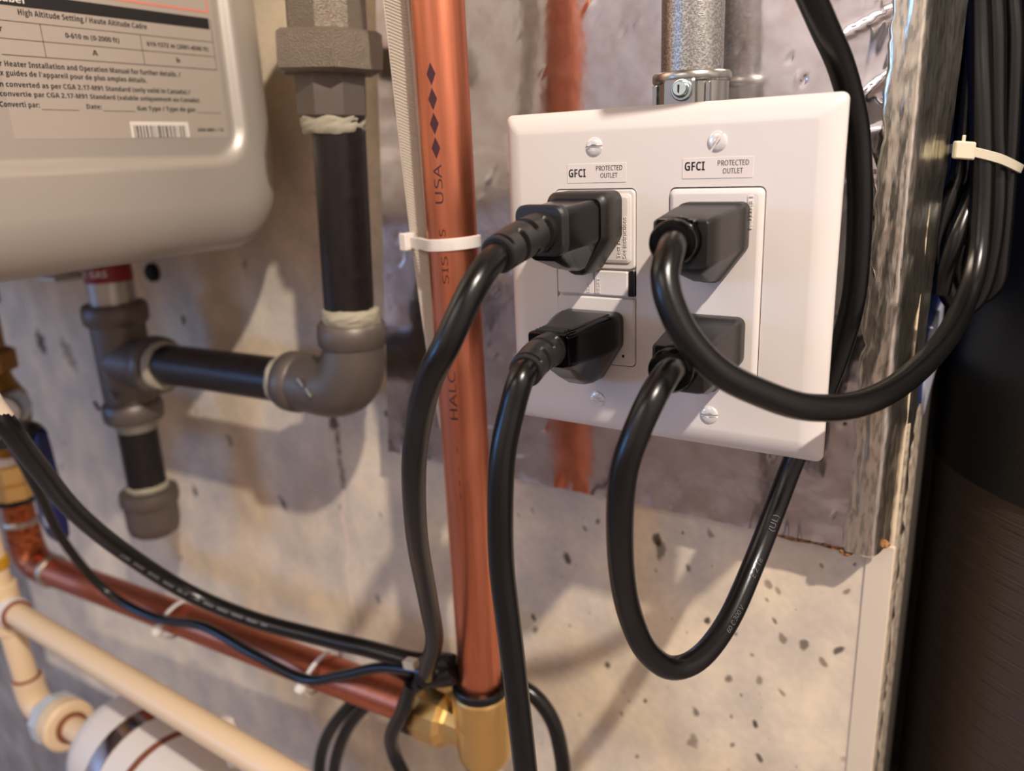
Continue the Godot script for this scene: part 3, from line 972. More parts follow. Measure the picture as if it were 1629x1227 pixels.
func build_cords() -> void:
	var t: Node3D
	# upper plug of the left device: stepped body with a separate square collar
	t = thing("power_cord", "black cord from the upper plug of the test-button receptacle, hanging across the copper riser", "power cord", V(-23.5, 18, 7))
	var pl := part("plug", Mb.new().loft([hs(6.9, -23.5, 11.9, 32.5, 16.7, 4, 3, 3.4), hs(7.5, -23.5, 12.5, 33.1, 16.4, 3.2, 3, 3.6), hs(17.8, -23.5, 12.5, 33.1, 16.4, 3.2, 3, 3.6), hs(19.4, -23.5, 11.9, 32.5, 16.8, 3.8, 3, 3.4), hs(20.2, -23.4, 10.9, 31.6, 17, 4.6, 3, 3.0), hs(20.6, -23.4, 10.4, 31.2, 17.2, 5, 3, 3.0)], true, true, true, 0.3), M.plug_matte, t)
	part("plug_body", Mb.new().loft([hs(20.2, -23.3, 10.2, 30.9, 17, 5.2, 3.2, 3.2), hs(24, -23.2, 10.0, 30.6, 16.8, 5.6, 3.2, 3.2), hs(34, -22.4, 9.2, 30.1, 16.2, 8.0, 3.4, 3.0), hs(45.8, -21.5, 8.4, 29.6, 15.6, 12.2, 4.0, 2.8)], true, true, true, -2.0), M.plug_gloss, pl)
	part("plug_collar", Mb.new().block(V(-21.2, 22.6, 47.6), Vector3.RIGHT, Vector3.UP, Vector3.BACK, V(9.3, 8.3, 2.2), 3.6, 0.7), M.plug_matte, pl)
	part("strain_relief", boot([V(-20.6, 22.5, 49), V(-20.4, 21.6, 58), V(-20.0, 20.0, 68), V(-19.5, 18.2, 77.5)], 6.5, 5.9, 4), M.plug_matte, t)
	part("cord", Mb.new().tube([V(-20.2, 20.6, 66), V(-19.4, 17.6, 79), V(-19.7, 10.9, 90), V(-24.6, -4.6, 98), V(-32.5, -17.0, 98), V(-43.5, -35.7, 92), V(-53.2, -57.7, 85), V(-67.1, -91.8, 70), V(-83, -135.7, 48), V(-96.9, -169.7, 30), V(-113, -199, 19), V(-118, -210, 8), V(-116, -222, -8)], 4.25, 20), M.cord_rubber, t)
	# lower plug of the left device: waisted body with ribs on top
	t = thing("power_cord", "black cord from the ribbed lower plug of the test-button receptacle, hanging straight down", "power cord", V(-23.7, -25, 7))
	pl = part("plug", Mb.new().loft([hs(6.4, -23.7, 12.4, -12.5, -24, -38.4, 4, 3), hs(7.2, -23.7, 13, -11.9, -24.4, -39.2, 4, 3.2), hs(15, -23.6, 12.9, -11.9, -24.6, -39.0, 4, 3.2), hs(22, -23.2, 11.4, -12.2, -25.2, -37.4, 4.4, 3.0), hs(30, -22.4, 9.4, -12.7, -25.0, -33.0, 4.6, 2.6), hs(38, -21.7, 8.6, -12.8, -24.6, -27.6, 4.8, 2.0), hs(45.2, -21.2, 8.4, -12.7, -24.2, -25.0, 5.5, 1.4), hs(46, -21.2, 7.8, -13.2, -23.8, -24.4, 5.2, 1.2)], true, true, true, -2.0), M.plug_gloss, t)
	part("top_panel", Mb.new().loft([PackedVector3Array([V(-34, -12.1, 13), V(-13.4, -12.1, 13), V(-15.4, -12.6, 30), V(-15.8, -12.6, 38), V(-26.6, -12.6, 38), V(-28.8, -12.6, 30)]), PackedVector3Array([V(-33.6, -11.5, 13.4), V(-13.8, -11.5, 13.4), V(-15.8, -12.0, 30), V(-16.2, -12.0, 37.6), V(-26.2, -12.0, 37.6), V(-28.4, -12.0, 30)])], true, true, false), M.plug_matte, pl)
	for k in 3:
		part("rib", Mb.new().block(V(-21.4, -12.3, 39.6 + k * 2.2), Vector3.RIGHT, Vector3.BACK, Vector3.UP, V(5.6, 0.5, 0.55), 0.3, 0.2), M.plug_matte, pl)
	part("strain_relief", boot([V(-20.6, -18.4, 45), V(-19, -17.8, 54), V(-16.4, -17.8, 64), V(-13.9, -18.6, 73)], 6.2, 5.5, 4), M.plug_matte, t)
	part("cord", Mb.new().tube([V(-15.5, -17.9, 66), V(-13.4, -19.4, 76), V(-14.9, -28.9, 80), V(-16.5, -42.5, 84), V(-17.1, -59, 86), V(-17.8, -81.5, 86), V(-16.1, -104.5, 86), V(-14.3, -128.5, 86), V(-12.1, -160.7, 86), V(-11.5, -200, 84), V(-11.5, -240, 80)], 4.25, 20), M.cord_rubber, t)
	# the two plugs of the right device
	for k in 2:
		var dy: float = [0.0, -39.2][k]
		t = thing("power_cord", ["black cord from the plug beside raised lettering, curving across the plate to the tied bundle", "black cord in a long loop below the plate, from the lower right plug"][k], "power cord", V(23.6, 15 + dy, 7))
		pl = part("plug", Mb.new().loft([hs(6.7, 23.6, 11.4, 28.3, 13.8, 2.4, 3.2, 2.6), hs(7.3, 23.6, 11.9, 28.8, 13.5, 1.8, 3.2, 2.8), hs(12.5, 23.7, 11.8, 28.7, 13.5, 1.9, 3.2, 2.8), hs(13.2, 23.7, 11.4, 28.2, 13.7, 2.6, 3.2, 2.4), hs(20, 24.1, 11.0, 27.8, 13.2, 3.4, 3.2, 1.6), hs(34, 25.0, 9.8, 26.9, 12.2, 7.8, 3.8, 1.4), hs(44.4, 25.7, 9.0, 26.1, 11.6, 11.0, 6.4, 1.2), hs(45, 25.7, 8.5, 25.6, 12.1, 11.5, 6.2, 1.0)], true, true, true, 0.3), M.plug_matte, t)
		for o in pl.get_parent().get_children():
			if o == pl:
				o.position += Vector3(0, dy, 0) * S
		var bd := Mb.new()
		bd.block(V(25.0, 23.4 + dy, 46.2), Vector3.RIGHT, Vector3.UP, Vector3.BACK, V(6.2, 3.0, 1.4), 0.6, 0.4)
		part("cord_collar", bd, M.plug_gloss, t)
		part("strain_relief", Mb.new().lathe(V(25.2, 20.0 + dy, 44), V(0.1, 0, 1), [Vector2(7.2, 0), Vector2(7.2, 4.2), Vector2(6.6, 4.9), Vector2(6.3, 5.0), Vector2(6.3, 6.2), Vector2(7.0, 6.4), Vector2(6.9, 9.4), Vector2(6.2, 10.3), Vector2(5.0, 10.5)], 32), M.plug_gloss, t)
		if k == 0:
			part("cord", Mb.new().tube([V(26, 20.2, 50), V(27.4, 20.2, 55), V(28.5, 18.6, 60), V(29.0, 15.4, 64), V(29.6, 11.6, 66.5), V(31.8, 5.3, 68), V(36.7, -3.9, 68), V(44.7, -13.5, 65), V(54.2, -21, 57), V(65.6, -28, 44), V(76.8, -31.7, 22), V(85.6, -30.6, -6), V(93.2, -24.5, -40), V(97.1, -14.7, -70), V(98.8, -2, -84), V(97.9, 16.9, -90), V(95.9, 38.3, -92), V(92.8, 61.6, -94), V(89.4, 84.5, -96), V(86.4, 108.7, -96), V(84, 150, -96)], 4.2, 20), M.cord_rubber, t)
		else:
			part("cord", Mb.new().tube([V(26, -18.6, 50), V(27.8, -17.8, 56), V(28.4, -18.0, 62), V(27.6, -22.5, 70), V(24.6, -32.6, 75), V(21.7, -44.3, 77), V(19.8, -59.4, 76), V(17.6, -82.2, 70), V(17, -103, 62), V(19.8, -119.8, 55), V(25.6, -130.6, 46), V(32.2, -131.1, 34), V(36.6, -124.3, 16), V(39.6, -109.5, -4), V(43.4, -90.4, -18), V(47, -74, -26), V(53.8, -52.1, -30), V(60.2, -28.9, -30), V(63.7, -9.5, -29), V(64.4, 8.9, -27), V(63.8, 30.8, -24), V(61.7, 51.4, -20), V(58, 68.8, -10), V(54, 81, 2), V(50.5, 92.1, 14), V(46, 108, 32), V(42, 130, 50)], 4.25, 20), M.cord_rubber, t)
			cord_print(t, "(UL)", V(41.6, -98.6, -12), V(0.17, 0.95, -0.6), V(0.6, 0.1, 1), 4.3, 2.4, 6.5)
			cord_print(t, "E 2 18", V(38.5, -113.5, 1.5), V(0.17, 0.85, -1.0), V(0.6, 0.1, 1), 4.3, 2.0, 8)
			cord_print(t, "60 C 300 V", V(35.6, -127, 22), V(0.2, 0.6, -1.1), V(0.6, 0.2, 1), 4.3, 1.8, 12)
	# spare length gathered at the right and tied
	t = thing("coiled_cord", "spare black cord folded in loops in front of the black tank", "cord", V(97, 0, -96))
	part("strand", Mb.new().tube([V(91.2, 150, -103), V(91.7, 107.9, -103), V(95, 81.7, -102), V(98.6, 49.7, -101), V(100.6, 35.7, -101), V(102.3, 19, -100), V(102.6, 1.6, -100), V(101, -14.1, -100), V(97.2, -21.4, -99), V(91.6, -19.5, -97), V(86.6, -8.4, -95), V(83.9, 3, -95), V(85.2, 16.8, -97), V(88.2, 29, -100), V(88.6, 37.3, -102), V(88, 54.7, -104), V(86, 100, -106), V(85, 150, -106)], 4.0, 18), M.cord_rubber, t)
	part("strand", Mb.new().tube([V(95, 150, -110), V(97, 107.6, -110), V(101, 81.4, -109), V(103.6, 49.5, -107.5), V(104.4, 35.5, -107), V(105.4, 18.5, -106), V(106, 0.9, -106), V(105.8, -12.3, -106), V(100.3, -19, -106), V(95, -18, -106), V(91, -8, -104), V(91.2, 4, -102)], 3.6, 18), M.cord_rubber, t)
	part("strand", Mb.new().tube([V(87.4, -15, -90), V(88.4, -4.9, -88), V(90.6, 7.6, -88), V(93.0, 19.8, -94), V(95.0, 29.1, -101), V(96.0, 38.3, -103), V(95, 61.2, -104), V(92, 107.6, -106), V(90, 150, -108)], 3.4, 18), M.cord_rubber, t)
	# its tie
	t = thing("cable_tie", "off-white cable tie round the black cord bundle by the tank", "cable tie", V(92, 40, -84))
	var loop := Mb.smooth_path([V(86.6, 41.5, -92), V(91, 41, -85.5), V(98, 39, -87.5), V(103, 37, -92), V(107.6, 34.2, -99), V(108.6, 33.2, -107), V(104, 35.4, -112), V(95, 38, -111), V(87, 40.4, -108), V(83.6, 41.5, -100), V(86.6, 41.5, -92)], 5)
	loop.resize(loop.size() - 1)
	part("strap", Mb.new().band(loop, V(0.28, 0.96, 0).normalized(), 3.6, 1.0), M.nylon_aged, t)
	var hd := Mb.new()
	hd.block(V(90, 41.2, -83.6), V(0.85, -0.1, -0.3).normalized(), Vector3.UP, V(0.3, 0, 0.9).normalized(), V(3.6, 3.3, 2.3), 0.8, 0.5)
	hd.block(V(89.6, 45.2, -83.4), V(1, 0, 0), Vector3.UP, Vector3.BACK, V(0.6, 1.6, 0.6), 0.3, 0.2)
	part("head", hd, M.nylon_aged, t)


# ---------------------------------------------------------------- conduit
func build_conduit() -> void:
	single("conduit", Mb.new().lathe(V(-1.7, 62, -36), V(0, 1, 0), [Vector2(11.7, 0), Vector2(11.7, 10), Vector2(11.7, 60), Vector2(11.7, 180)], 40), M.galvanized, "galvanized steel conduit rising from behind the wall plate", "conduit")
	var t := thing("conduit_connector", "shiny set-screw connector at the foot of the galvanized conduit", "connector", V(-1.7, 50, -36))
	part("collar", Mb.new().lathe(V(-1.7, 50.2, -36), V(0, 1, 0), [Vector2(14, 0), Vector2(14, 20), Vector2(14.6, 20.4), Vector2(14.9, 21.2), Vector2(14.9, 23.2), Vector2(14.2, 24), Vector2(12, 24.2)], 40), M.die_cast, t)
	part("boss", Mb.new().block(V(-1.0, 64, -22.6), Vector3.RIGHT, Vector3.UP, Vector3.BACK, V(6.2, 7.6, 2.2), 1.5, 0.7), M.die_cast, t)
	var s := part("set_screw", Mb.new().lathe(V(0.4, 67.2, -20.6), V(0.1, 0.1, 1), [Vector2(4.0, 0), Vector2(4.0, 0.9), Vector2(3.7, 1.3), Vector2(3.0, 1.4), Vector2(2.9, 3.2), Vector2(2.4, 3.9), Vector2(0.5, 3.9)], 24), M.zinc_screw, t, "bluish zinc set screw")
	part("slot", boxed(V(0.1, 65.8, -16.9), V(0.8, 68.9, -16.55), 0.1, 0.05), M.hole_black, s)
	for a in [-1.0, 1.0]:
		part("rib", Mb.new().block(V(-1.7 + a * 10.4, 60, -25.6), Vector3.RIGHT, Vector3.UP, Vector3.BACK, V(0.8, 9.8, 1.0), 0.3, 0.2), M.die_cast, t)


# ---------------------------------------------------------------- copper and brass
func build_copper() -> void:
	var t := thing("copper_pipe", "upright copper pipe with stamped lettering and diamonds, left of the wall plate", "pipe", V(-99.4, -222, -6.9))
	part("pipe", Mb.new().lathe(V(-99.4, -236, -6.9), V(0, 1, 0), [Vector2(11.1, 0), Vector2(11.1, 100), Vector2(11.1, 240), Vector2(11.1, 436)], 48), M.copper, t)
	var inkm := mat("pipe_stamp", Color(0.3, 0.17, 0.2), 0.5, 0.4)
	var faint := mat("pipe_stamp_faint", Color(0.4, 0.2, 0.14), 0.5, 0.6)
	var face := V(0.6, 0, 0.8)
	bent("USA", false, barrel(V(-99.4, 28.2, -6.9), V(0, 1, 0), face, 11.12, 1.9, 0.42), 3.8, 16, inkm, t, 0.02)
	for k in 4:
		var b := Mb.new()
		var w := barrel(V(-99.4, 50.8 + k * 9.6, -6.9), V(0, 1, 0), face, 11.13, 0.0, 0.42)
		b.quad(w.call(-4.4, 0.0, 0.0), w.call(0.0, -2.0, 0.0), w.call(4.4, 0.0, 0.0), w.call(0.0, 2.0, 0.0), 1)
		part("diamond", b, inkm, t)
	bent("S", false, barrel(V(-99.4, 14.4, -6.9), V(0, 1, 0), face, 11.12, 1.9, 0.42), 3.0, 3.0, faint, t, 0.02)
	bent("SIS", false, barrel(V(-99.4, -6, -6.9), V(0, 1, 0), face, 11.12, 1.8, 0.4), 3.0, 12.0, faint, t, 0.02)
	bent("HALC", false, barrel(V(-99.4, -68.5, -6.9), V(0, 1, 0), face, 11.12, 1.8, 0.4), 3.6, 23.0, inkm, t, 0.02)
	bent("- - -  -", false, barrel(V(-99.4, -108, -6.9), V(0, 1, 0), face, 11.12, 1.2, 0.36), 3.0, 26.0, inkm, t, 0.02)
	# push-fit elbow at its foot
	t = thing("brass_elbow", "brass push-fit elbow with black collars where the copper pipes meet", "fitting", V(-105, -268, -6.9))
	var b := Mb.new()
	b.lathe(V(-99.4, -221.5, -6.9), V(0, -1, 0), [Vector2(12.6, -0.5), Vector2(14.2, 0), Vector2(15.0, 1.5), Vector2(15.2, 3), Vector2(15.2, 17), Vector2(14.9, 17.8), Vector2(14.8, 20), Vector2(14.6, 38), Vector2(13.4, 43), Vector2(10.4, 46), Vector2(6, 47.2), Vector2(0.1, 47.4)], 48)
	part("upright_body", b, M.brass, t)
	b = Mb.new()
	b.lathe(V(-99.4, -249.8, -6.9), V(-1, 0, 0), [Vector2(11.6, 0), Vector2(11.8, 19), Vector2(12.8, 21), Vector2(16.2, 23.6), Vector2(16.2, 36), Vector2(15.4, 40), Vector2(14.8, 42.5), Vector2(12.5, 43)], 12, false)
	part("side_body", b, M.brass, t)
	part("collar", Mb.new().lathe(V(-99.4, -222.4, -6.9), V(0, 1, 0), [Vector2(12.2, 0), Vector2(14.4, 0.2), Vector2(14.9, 1.2), Vector2(14.9, 4.2), Vector2(14.2, 5.2), Vector2(12.6, 5.3), Vector2(12.2, 4.6), Vector2(11.3, 4.4)], 40), M.tape_black, t, "black release collar")
	part("collar", Mb.new().lathe(V(-142, -249.8, -6.6), V(-1, 0, 0.03), [Vector2(12.2, 0), Vector2(15.2, 0.2), Vector2(15.6, 1.2), Vector2(15.6, 5.4), Vector2(14.8, 6.6), Vector2(12.8, 6.7), Vector2(11.3, 6.4)], 40), M.tape_black, t, "black release collar")
	# the long lower run and its soldered elbow
	single("copper_pipe", Mb.new().tube([V(-132, -249.8, -7), V(-240, -250.2, -1.5), V(-370, -250.8, 4), V(-502, -251.3, 10)], 11.1, 36, 3), M.copper_dark, "long copper pipe running low along the concrete with two white ties", "pipe")
	t = thing("copper_elbow", "soldered copper elbow at the far end of the low copper pipe", "fitting", V(-522, -240, 10))
	part("bend", Mb.new().sweep(Mb.smooth_path([V(-496, -251.3, 10), V(-507, -251.3, 10), V(-518, -249.5, 10.4), V(-525.5, -243, 10.8), V(-528, -232, 11), V(-528, -214, 11)], 8), func(_t, _a): return 12.4, 32), M.copper_old, t)
	for q in [[V(-496, -251.3, 10), V(1, 0, 0)], [V(-528, -214, 11), V(0, 1, 0)]]:
		part("solder_ring", Mb.new().lathe(q[0], q[1], [Vector2(12.7, -2.5), Vector2(13.0, -1), Vector2(12.6, 0.8), Vector2(11.2, 2.0)], 32), M.solder, t)
	# cable ties and the ribbed strap on the riser
	t = thing("ribbed_strap", "long flat white ribbed plastic strap running beside the upright copper pipe", "strap", V(-119, 0, -9))
	var ax := V(1, 0, -0.25).normalized()
	var sp := [V(-124, 160, -8), V(-122.2, 115, -8.5), V(-121.3, 61, -9.5), V(-119.8, 10, -10), V(-116.5, -45, -11), V(-113, -80, -12)]
	var path := Mb.smooth_path(sp, 40)
	var rings := []
	for i in path.size():
		var f := float(i) / path.size()
		var hw := lerpf(6.0, 4.0, smoothstep(0.05, 0.8, f))
		var n := ax.cross(Vector3.UP).normalized() * -1.0
		rings.append(PackedVector3Array([path[i] - ax * hw, path[i] + ax * hw, path[i] + ax * hw + n * -1.2, path[i] - ax * hw + n * -1.2]))
	part("strap", Mb.new().loft(rings, true, true, false, -2.0), M.strap_plastic, t)
	var rb := Mb.new()
	for i in range(2, path.size() - 2):
		var f := float(i) / path.size()
		var hw := lerpf(6.0, 4.0, smoothstep(0.05, 0.8, f)) - 0.5
		var dn := (path[i + 1] - path[i]).normalized()
		rb.block(path[i] + Vector3(0.35, 0, 1.35), (ax + dn * 0.45).normalized(), dn, Vector3.BACK, V(hw, 0.3, 0.5), 0.15, 0.1)
	var ribs := part("ribs", rb, M.strap_plastic, t)
	ribs.set_meta("kind", "stuff")
	t = thing("cable_tie", "white cable tie holding the ribbed strap to the upright copper pipe", "cable tie", V(-104, 10.5, -7))
	var loop := PackedVector3Array()
	for k in 28:
		var a := deg_to_rad(-110.0 + 230.0 * k / 27.0)
		loop.append(V(-99.4 + 11.4 * cos(a), 10.6 + 0.05 * cos(a) * 11, -6.9 + 11.4 * sin(a)))
	loop.append_array([V(-113, 10.4, -1.6), V(-122, 10.2, -6.2), V(-126, 10.0, -9), V(-126, 10.0, -13), V(-118, 10.2, -15.5)])
	part("strap", Mb.new().band(loop, Vector3.UP, 5.4, 1.1), M.nylon, t)
	part("head", Mb.new().block(V(-124.4, 10.6, -6.2), V(1, 0, 0.2).normalized(), Vector3.UP, V(-0.2, 0, 1).normalized(), V(2.4, 4.0, 3.4), 0.8, 0.5), M.nylon, t)
	for k in 14:
		var a := deg_to_rad(100.0 - k * 3.6)
		part("tooth", Mb.new().block(V(-99.4 + 12.5 * cos(a), 10.6, -6.9 + 12.5 * sin(a)), V(-sin(a), 0, cos(a)), Vector3.UP, V(cos(a), 0, sin(a)), V(0.16, 1.5, 0.14), 0.05, 0.03), M.nylon, t)
	for k in 2:
		var c: Vector3 = [V(-344, -250.6, 3), V(-213, -250.0, -3)][k]
		t = thing("cable_tie", ["white cable tie at the far side of the low copper pipe, under the valve", "white cable tie on the low copper pipe, nearer the brass elbow"][k], "cable tie", c, "small ties on the low copper pipe")
		loop = PackedVector3Array()
		for i in 30:
			var a := TAU * i / 30.0
			loop.append(c + V(4.0 * sin(a) - 1, 13.4 * sin(a) + 1.0, 15.2 * cos(a) + 1.5))
		part("strap", Mb.new().band(loop, V(1, 0.1, 0.1).normalized(), 3.0, 0.9), M.nylon, t)
		part("head", Mb.new().lathe(c + V(-1.5, 3.0, 15.5), V(-0.2, -0.75, 0.65), [Vector2(1.5, -0.5), Vector2(3.0, 0), Vector2(3.6, 1.5), Vector2(3.6, 5.0), Vector2(3.0, 6.6), Vector2(1.2, 7.2)], 12), M.nylon, t)


# ---------------------------------------------------------------- gas line
func ring_at(base: Vector3, dir: Vector3, r: float, w: float, grow := 0.6) -> Mb:
	return Mb.new().lathe(base, dir, [Vector2(r - 1.5, 0), Vector2(r, grow), Vector2(r + 0.3, w / 2.0), Vector2(r, w - grow), Vector2(r - 1.5, w)], 36)

func wobble(base: Vector3, dir: Vector3, r: float, w: float, seed_: int) -> Mb:
	var n := FastNoiseLite.new()
	n.seed = seed_
	n.frequency = 0.6
	dir = dir.normalized()
	var a := dir.cross(Vector3(0, 0, 1) if absf(dir.z) < 0.8 else Vector3(1, 0, 0)).normalized()
	var b := dir.cross(a)
	var rings := []
	for i in 9:
		var ring := PackedVector3Array()
		for j in 40:
			var t := TAU * j / 40.0
			var f := i / 8.0
			var rr := r * (1.0 - 0.1 * pow(absf(f * 2.0 - 1.0), 3.0)) + n.get_noise_3d(cos(t) * 3, sin(t) * 3, i * 0.9) * 1.7
			ring.append(base + dir * w * (f + n.get_noise_3d(cos(t) * 2, sin(t) * 2, i * 0.3 + 9.0) * 0.16) + (a * cos(t) + b * sin(t)) * rr)
		rings.append(ring)
	return Mb.new().loft(rings, true, true, true, -2.0)

func build_gas() -> void:
	var up := V(0.05, 1, -0.01).normalized()
	var t := thing("pipe_union", "cast iron pipe union with a wide hexagonal nut beside the water heater", "fitting", V(-177, 70, -22))
	part("nut", Mb.new().lathe(V(-178.2, 87.5, -22), up, [Vector2(24.5, 0), Vector2(27.5, 1.6), Vector2(27.8, 9), Vector2(27.6, 17), Vector2(25.2, 18.6)], 6, false, 0.32), M.cast_rough, t)
	part("upper_end", Mb.new().lathe(V(-177.4, 104, -22), up, [Vector2(19.4, -2), Vector2(19.4, 10), Vector2(19.4, 60)], 8, false, 0.5), M.cast_rough, t)
	part("lower_end", Mb.new().lathe(V(-179.2, 67.5, -22), up, [Vector2(15.5, 0), Vector2(17.3, 1.4), Vector2(17.6, 12), Vector2(17.6, 21)], 8, false, 0.3), M.cast_iron, t)
	part("sealant", wobble(V(-179.3, 60.5, -22), up, 15.6, 9.5, 3), M.sealant, t, "smeared pale pipe dope")
	single("gas_pipe", Mb.new().lathe(V(-182.2, -42, -22), up, [Vector2(13.0, 0), Vector2(13.0, 15), Vector2(13.0, 80), Vector2(13.0, 116)], 40), M.black_iron, "upright black iron pipe between the union and the iron elbow", "pipe")
	# elbow
	t = thing("pipe_elbow", "cast iron elbow joining the upright and level black gas pipes", "fitting", V(-190, -75, -22))
	part("bend", Mb.new().sweep(Mb.smooth_path([V(-181, -40, -22), V(-181.4, -50, -22), V(-183.4, -60, -22), V(-189.5, -68.5, -22), V(-200, -72.2, -22), V(-212, -73, -22), V(-226, -73, -22)], 8), func(f, _a): return 15.6 + 1.9 * sin(PI * clampf(f, 0, 1)), 36), M.cast_iron, t)
	part("band", ring_at(V(-181.6, -47.5, -22), up, 17.9, 13.5, 1.6), M.cast_iron, t)
	part("band", ring_at(V(-222, -73, -22), V(-1, 0, 0), 17.4, 12.5, 1.6), M.cast_iron, t)
	part("sealant", wobble(V(-180.8, -36, -22), up, 15.2, 9.5, 5), M.sealant, t, "pale pipe dope ring")
	part("sealant", wobble(V(-233, -73.2, -22), V(-1, 0, 0), 14.9, 8.0, 6), M.sealant, t, "pale pipe dope ring")
	for q in [V(-206, -66, -4.6), V(-200, -71, -4.3)]:
		part("cast_mark", Mb.new().block(q, V(0.7, -0.7, 0.1).normalized(), V(0.7, 0.7, 0).normalized(), Vector3.BACK, V(3.0, 0.8, 0.7), 0.5, 0.3), M.bright_thread, t)
	single("gas_pipe", Mb.new().lathe(V(-233, -73.3, -22), V(-1, -0.02, 0), [Vector2(13.1, 0), Vector2(13.1, 40), Vector2(13.1, 130)], 40), M.black_iron, "level black iron pipe between the iron elbow and the tee", "pipe")
	# tee
	t = thing("pipe_tee", "cast iron tee under the water heater, its side outlet to the level gas pipe", "fitting", V(-399, -80, -22))
	part("run", Mb.new().lathe(V(-399, -118, -22), V(0, 1, 0), [Vector2(16.5, 0), Vector2(17.2, 10), Vector2(17.6, 36), Vector2(17.6, 60), Vector2(17.6, 78)], 40), M.cast_iron, t)
	part("branch", Mb.new().lathe(V(-402, -78, -22), V(1, 0, 0), [Vector2(17.8, 0), Vector2(17.2, 12), Vector2(16.6, 24), Vector2(16.8, 38)], 40), M.cast_iron, t)
	part("band", ring_at(V(-399, -52, -22), V(0, 1, 0), 20.8, 14, 2.0), M.cast_iron, t)
	part("band", ring_at(V(-399, -121, -22), V(0, 1, 0), 19.8, 14, 2.0), M.cast_iron, t)
	part("band", ring_at(V(-368, -77.5, -22), V(1, 0, 0), 19.2, 12, 2.0), M.cast_iron, t)
	part("sealant", wobble(V(-358, -77, -22), V(1, 0, 0), 16.2, 8.0, 8), M.sealant, t, "pale pipe dope ring")
	for q in [V(-388, -98, -3.4), V(-410, -107, -3.0)]:
		part("cast_mark", Mb.new().block(q, V(0.8, -0.6, 0.1).normalized(), V(0.6, 0.8, 0).normalized(), Vector3.BACK, V(4.0, 1.4, 0.9), 0.7, 0.4), M.cast_rough, t)
	t = thing("drip_leg", "short black pipe hanging from the tee with a cast iron cap", "pipe", V(-399, -210, -22))
	part("nipple", Mb.new().lathe(V(-399, -178, -22), V(0, 1, 0), [Vector2(13.2, 0), Vector2(13.2, 30), Vector2(13.2, 62)], 36), M.black_iron, t)
	part("thread", Mb.new().lathe(V(-399, -128, -22), V(0, 1, 0), [Vector2(13.6, 0), Vector2(13.9, 2), Vector2(13.6, 7)], 36), M.bright_thread, t)
	var cp := part("cap", Mb.new().lathe(V(-399, -173, -22), V(0, -1, 0), [Vector2(15, 0), Vector2(19.6, 1.5), Vector2(20.2, 5), Vector2(20.0, 10), Vector2(18.6, 12.5)], 36), M.cast_iron, t)
	part("cap_end", Mb.new().lathe(V(-399, -184.5, -22), V(0, -1, 0), [Vector2(18.8, 0), Vector2(18.6, 16), Vector2(16.8, 22), Vector2(12, 25), Vector2(0.5, 26)], 10, false), M.cast_iron, cp)
	part("sealant", wobble(V(-399, -173.5, -22), V(0, 1, 0), 14.6, 4.5, 9), M.sealant, cp, "pale pipe dope ring")
	t = thing("pipe_nipple", "grey metal nipple with red printed tape between heater and tee", "pipe", V(-397, -38, -22))
	part("nipple", Mb.new().lathe(V(-399, -42, -22), V(0, 1, 0), [Vector2(14.6, 0), Vector2(14.6, 20), Vector2(14.6, 50)], 36), M.bright_thread, t)
	part("red_tape", Mb.new().lathe(V(-399, -23, -22), V(0, 1, 0), [Vector2(14.9, 0), Vector2(14.95, 5), Vector2(14.9, 15)], 36), M.tape_red, t)
	for k in 2:
		var f := [V(0.55, 0, 0.8), V(-0.35, 0, 0.9)][k] as Vector3
		bent("GAS", true, on_ring(V(-399, -19.0, -22), 15.0, atan2(f.x, f.z)), 4.4, 11.0, M.decal_white, t, 0.05)

func on_ring(c: Vector3, r: float, a0: float) -> Callable:  # text that runs round an upright barrel
	return func(x, y, z):
		var a: float = a0 + x / r - 0.35
		return c + V(sin(a) * (r + z), y, cos(a) * (r + z))


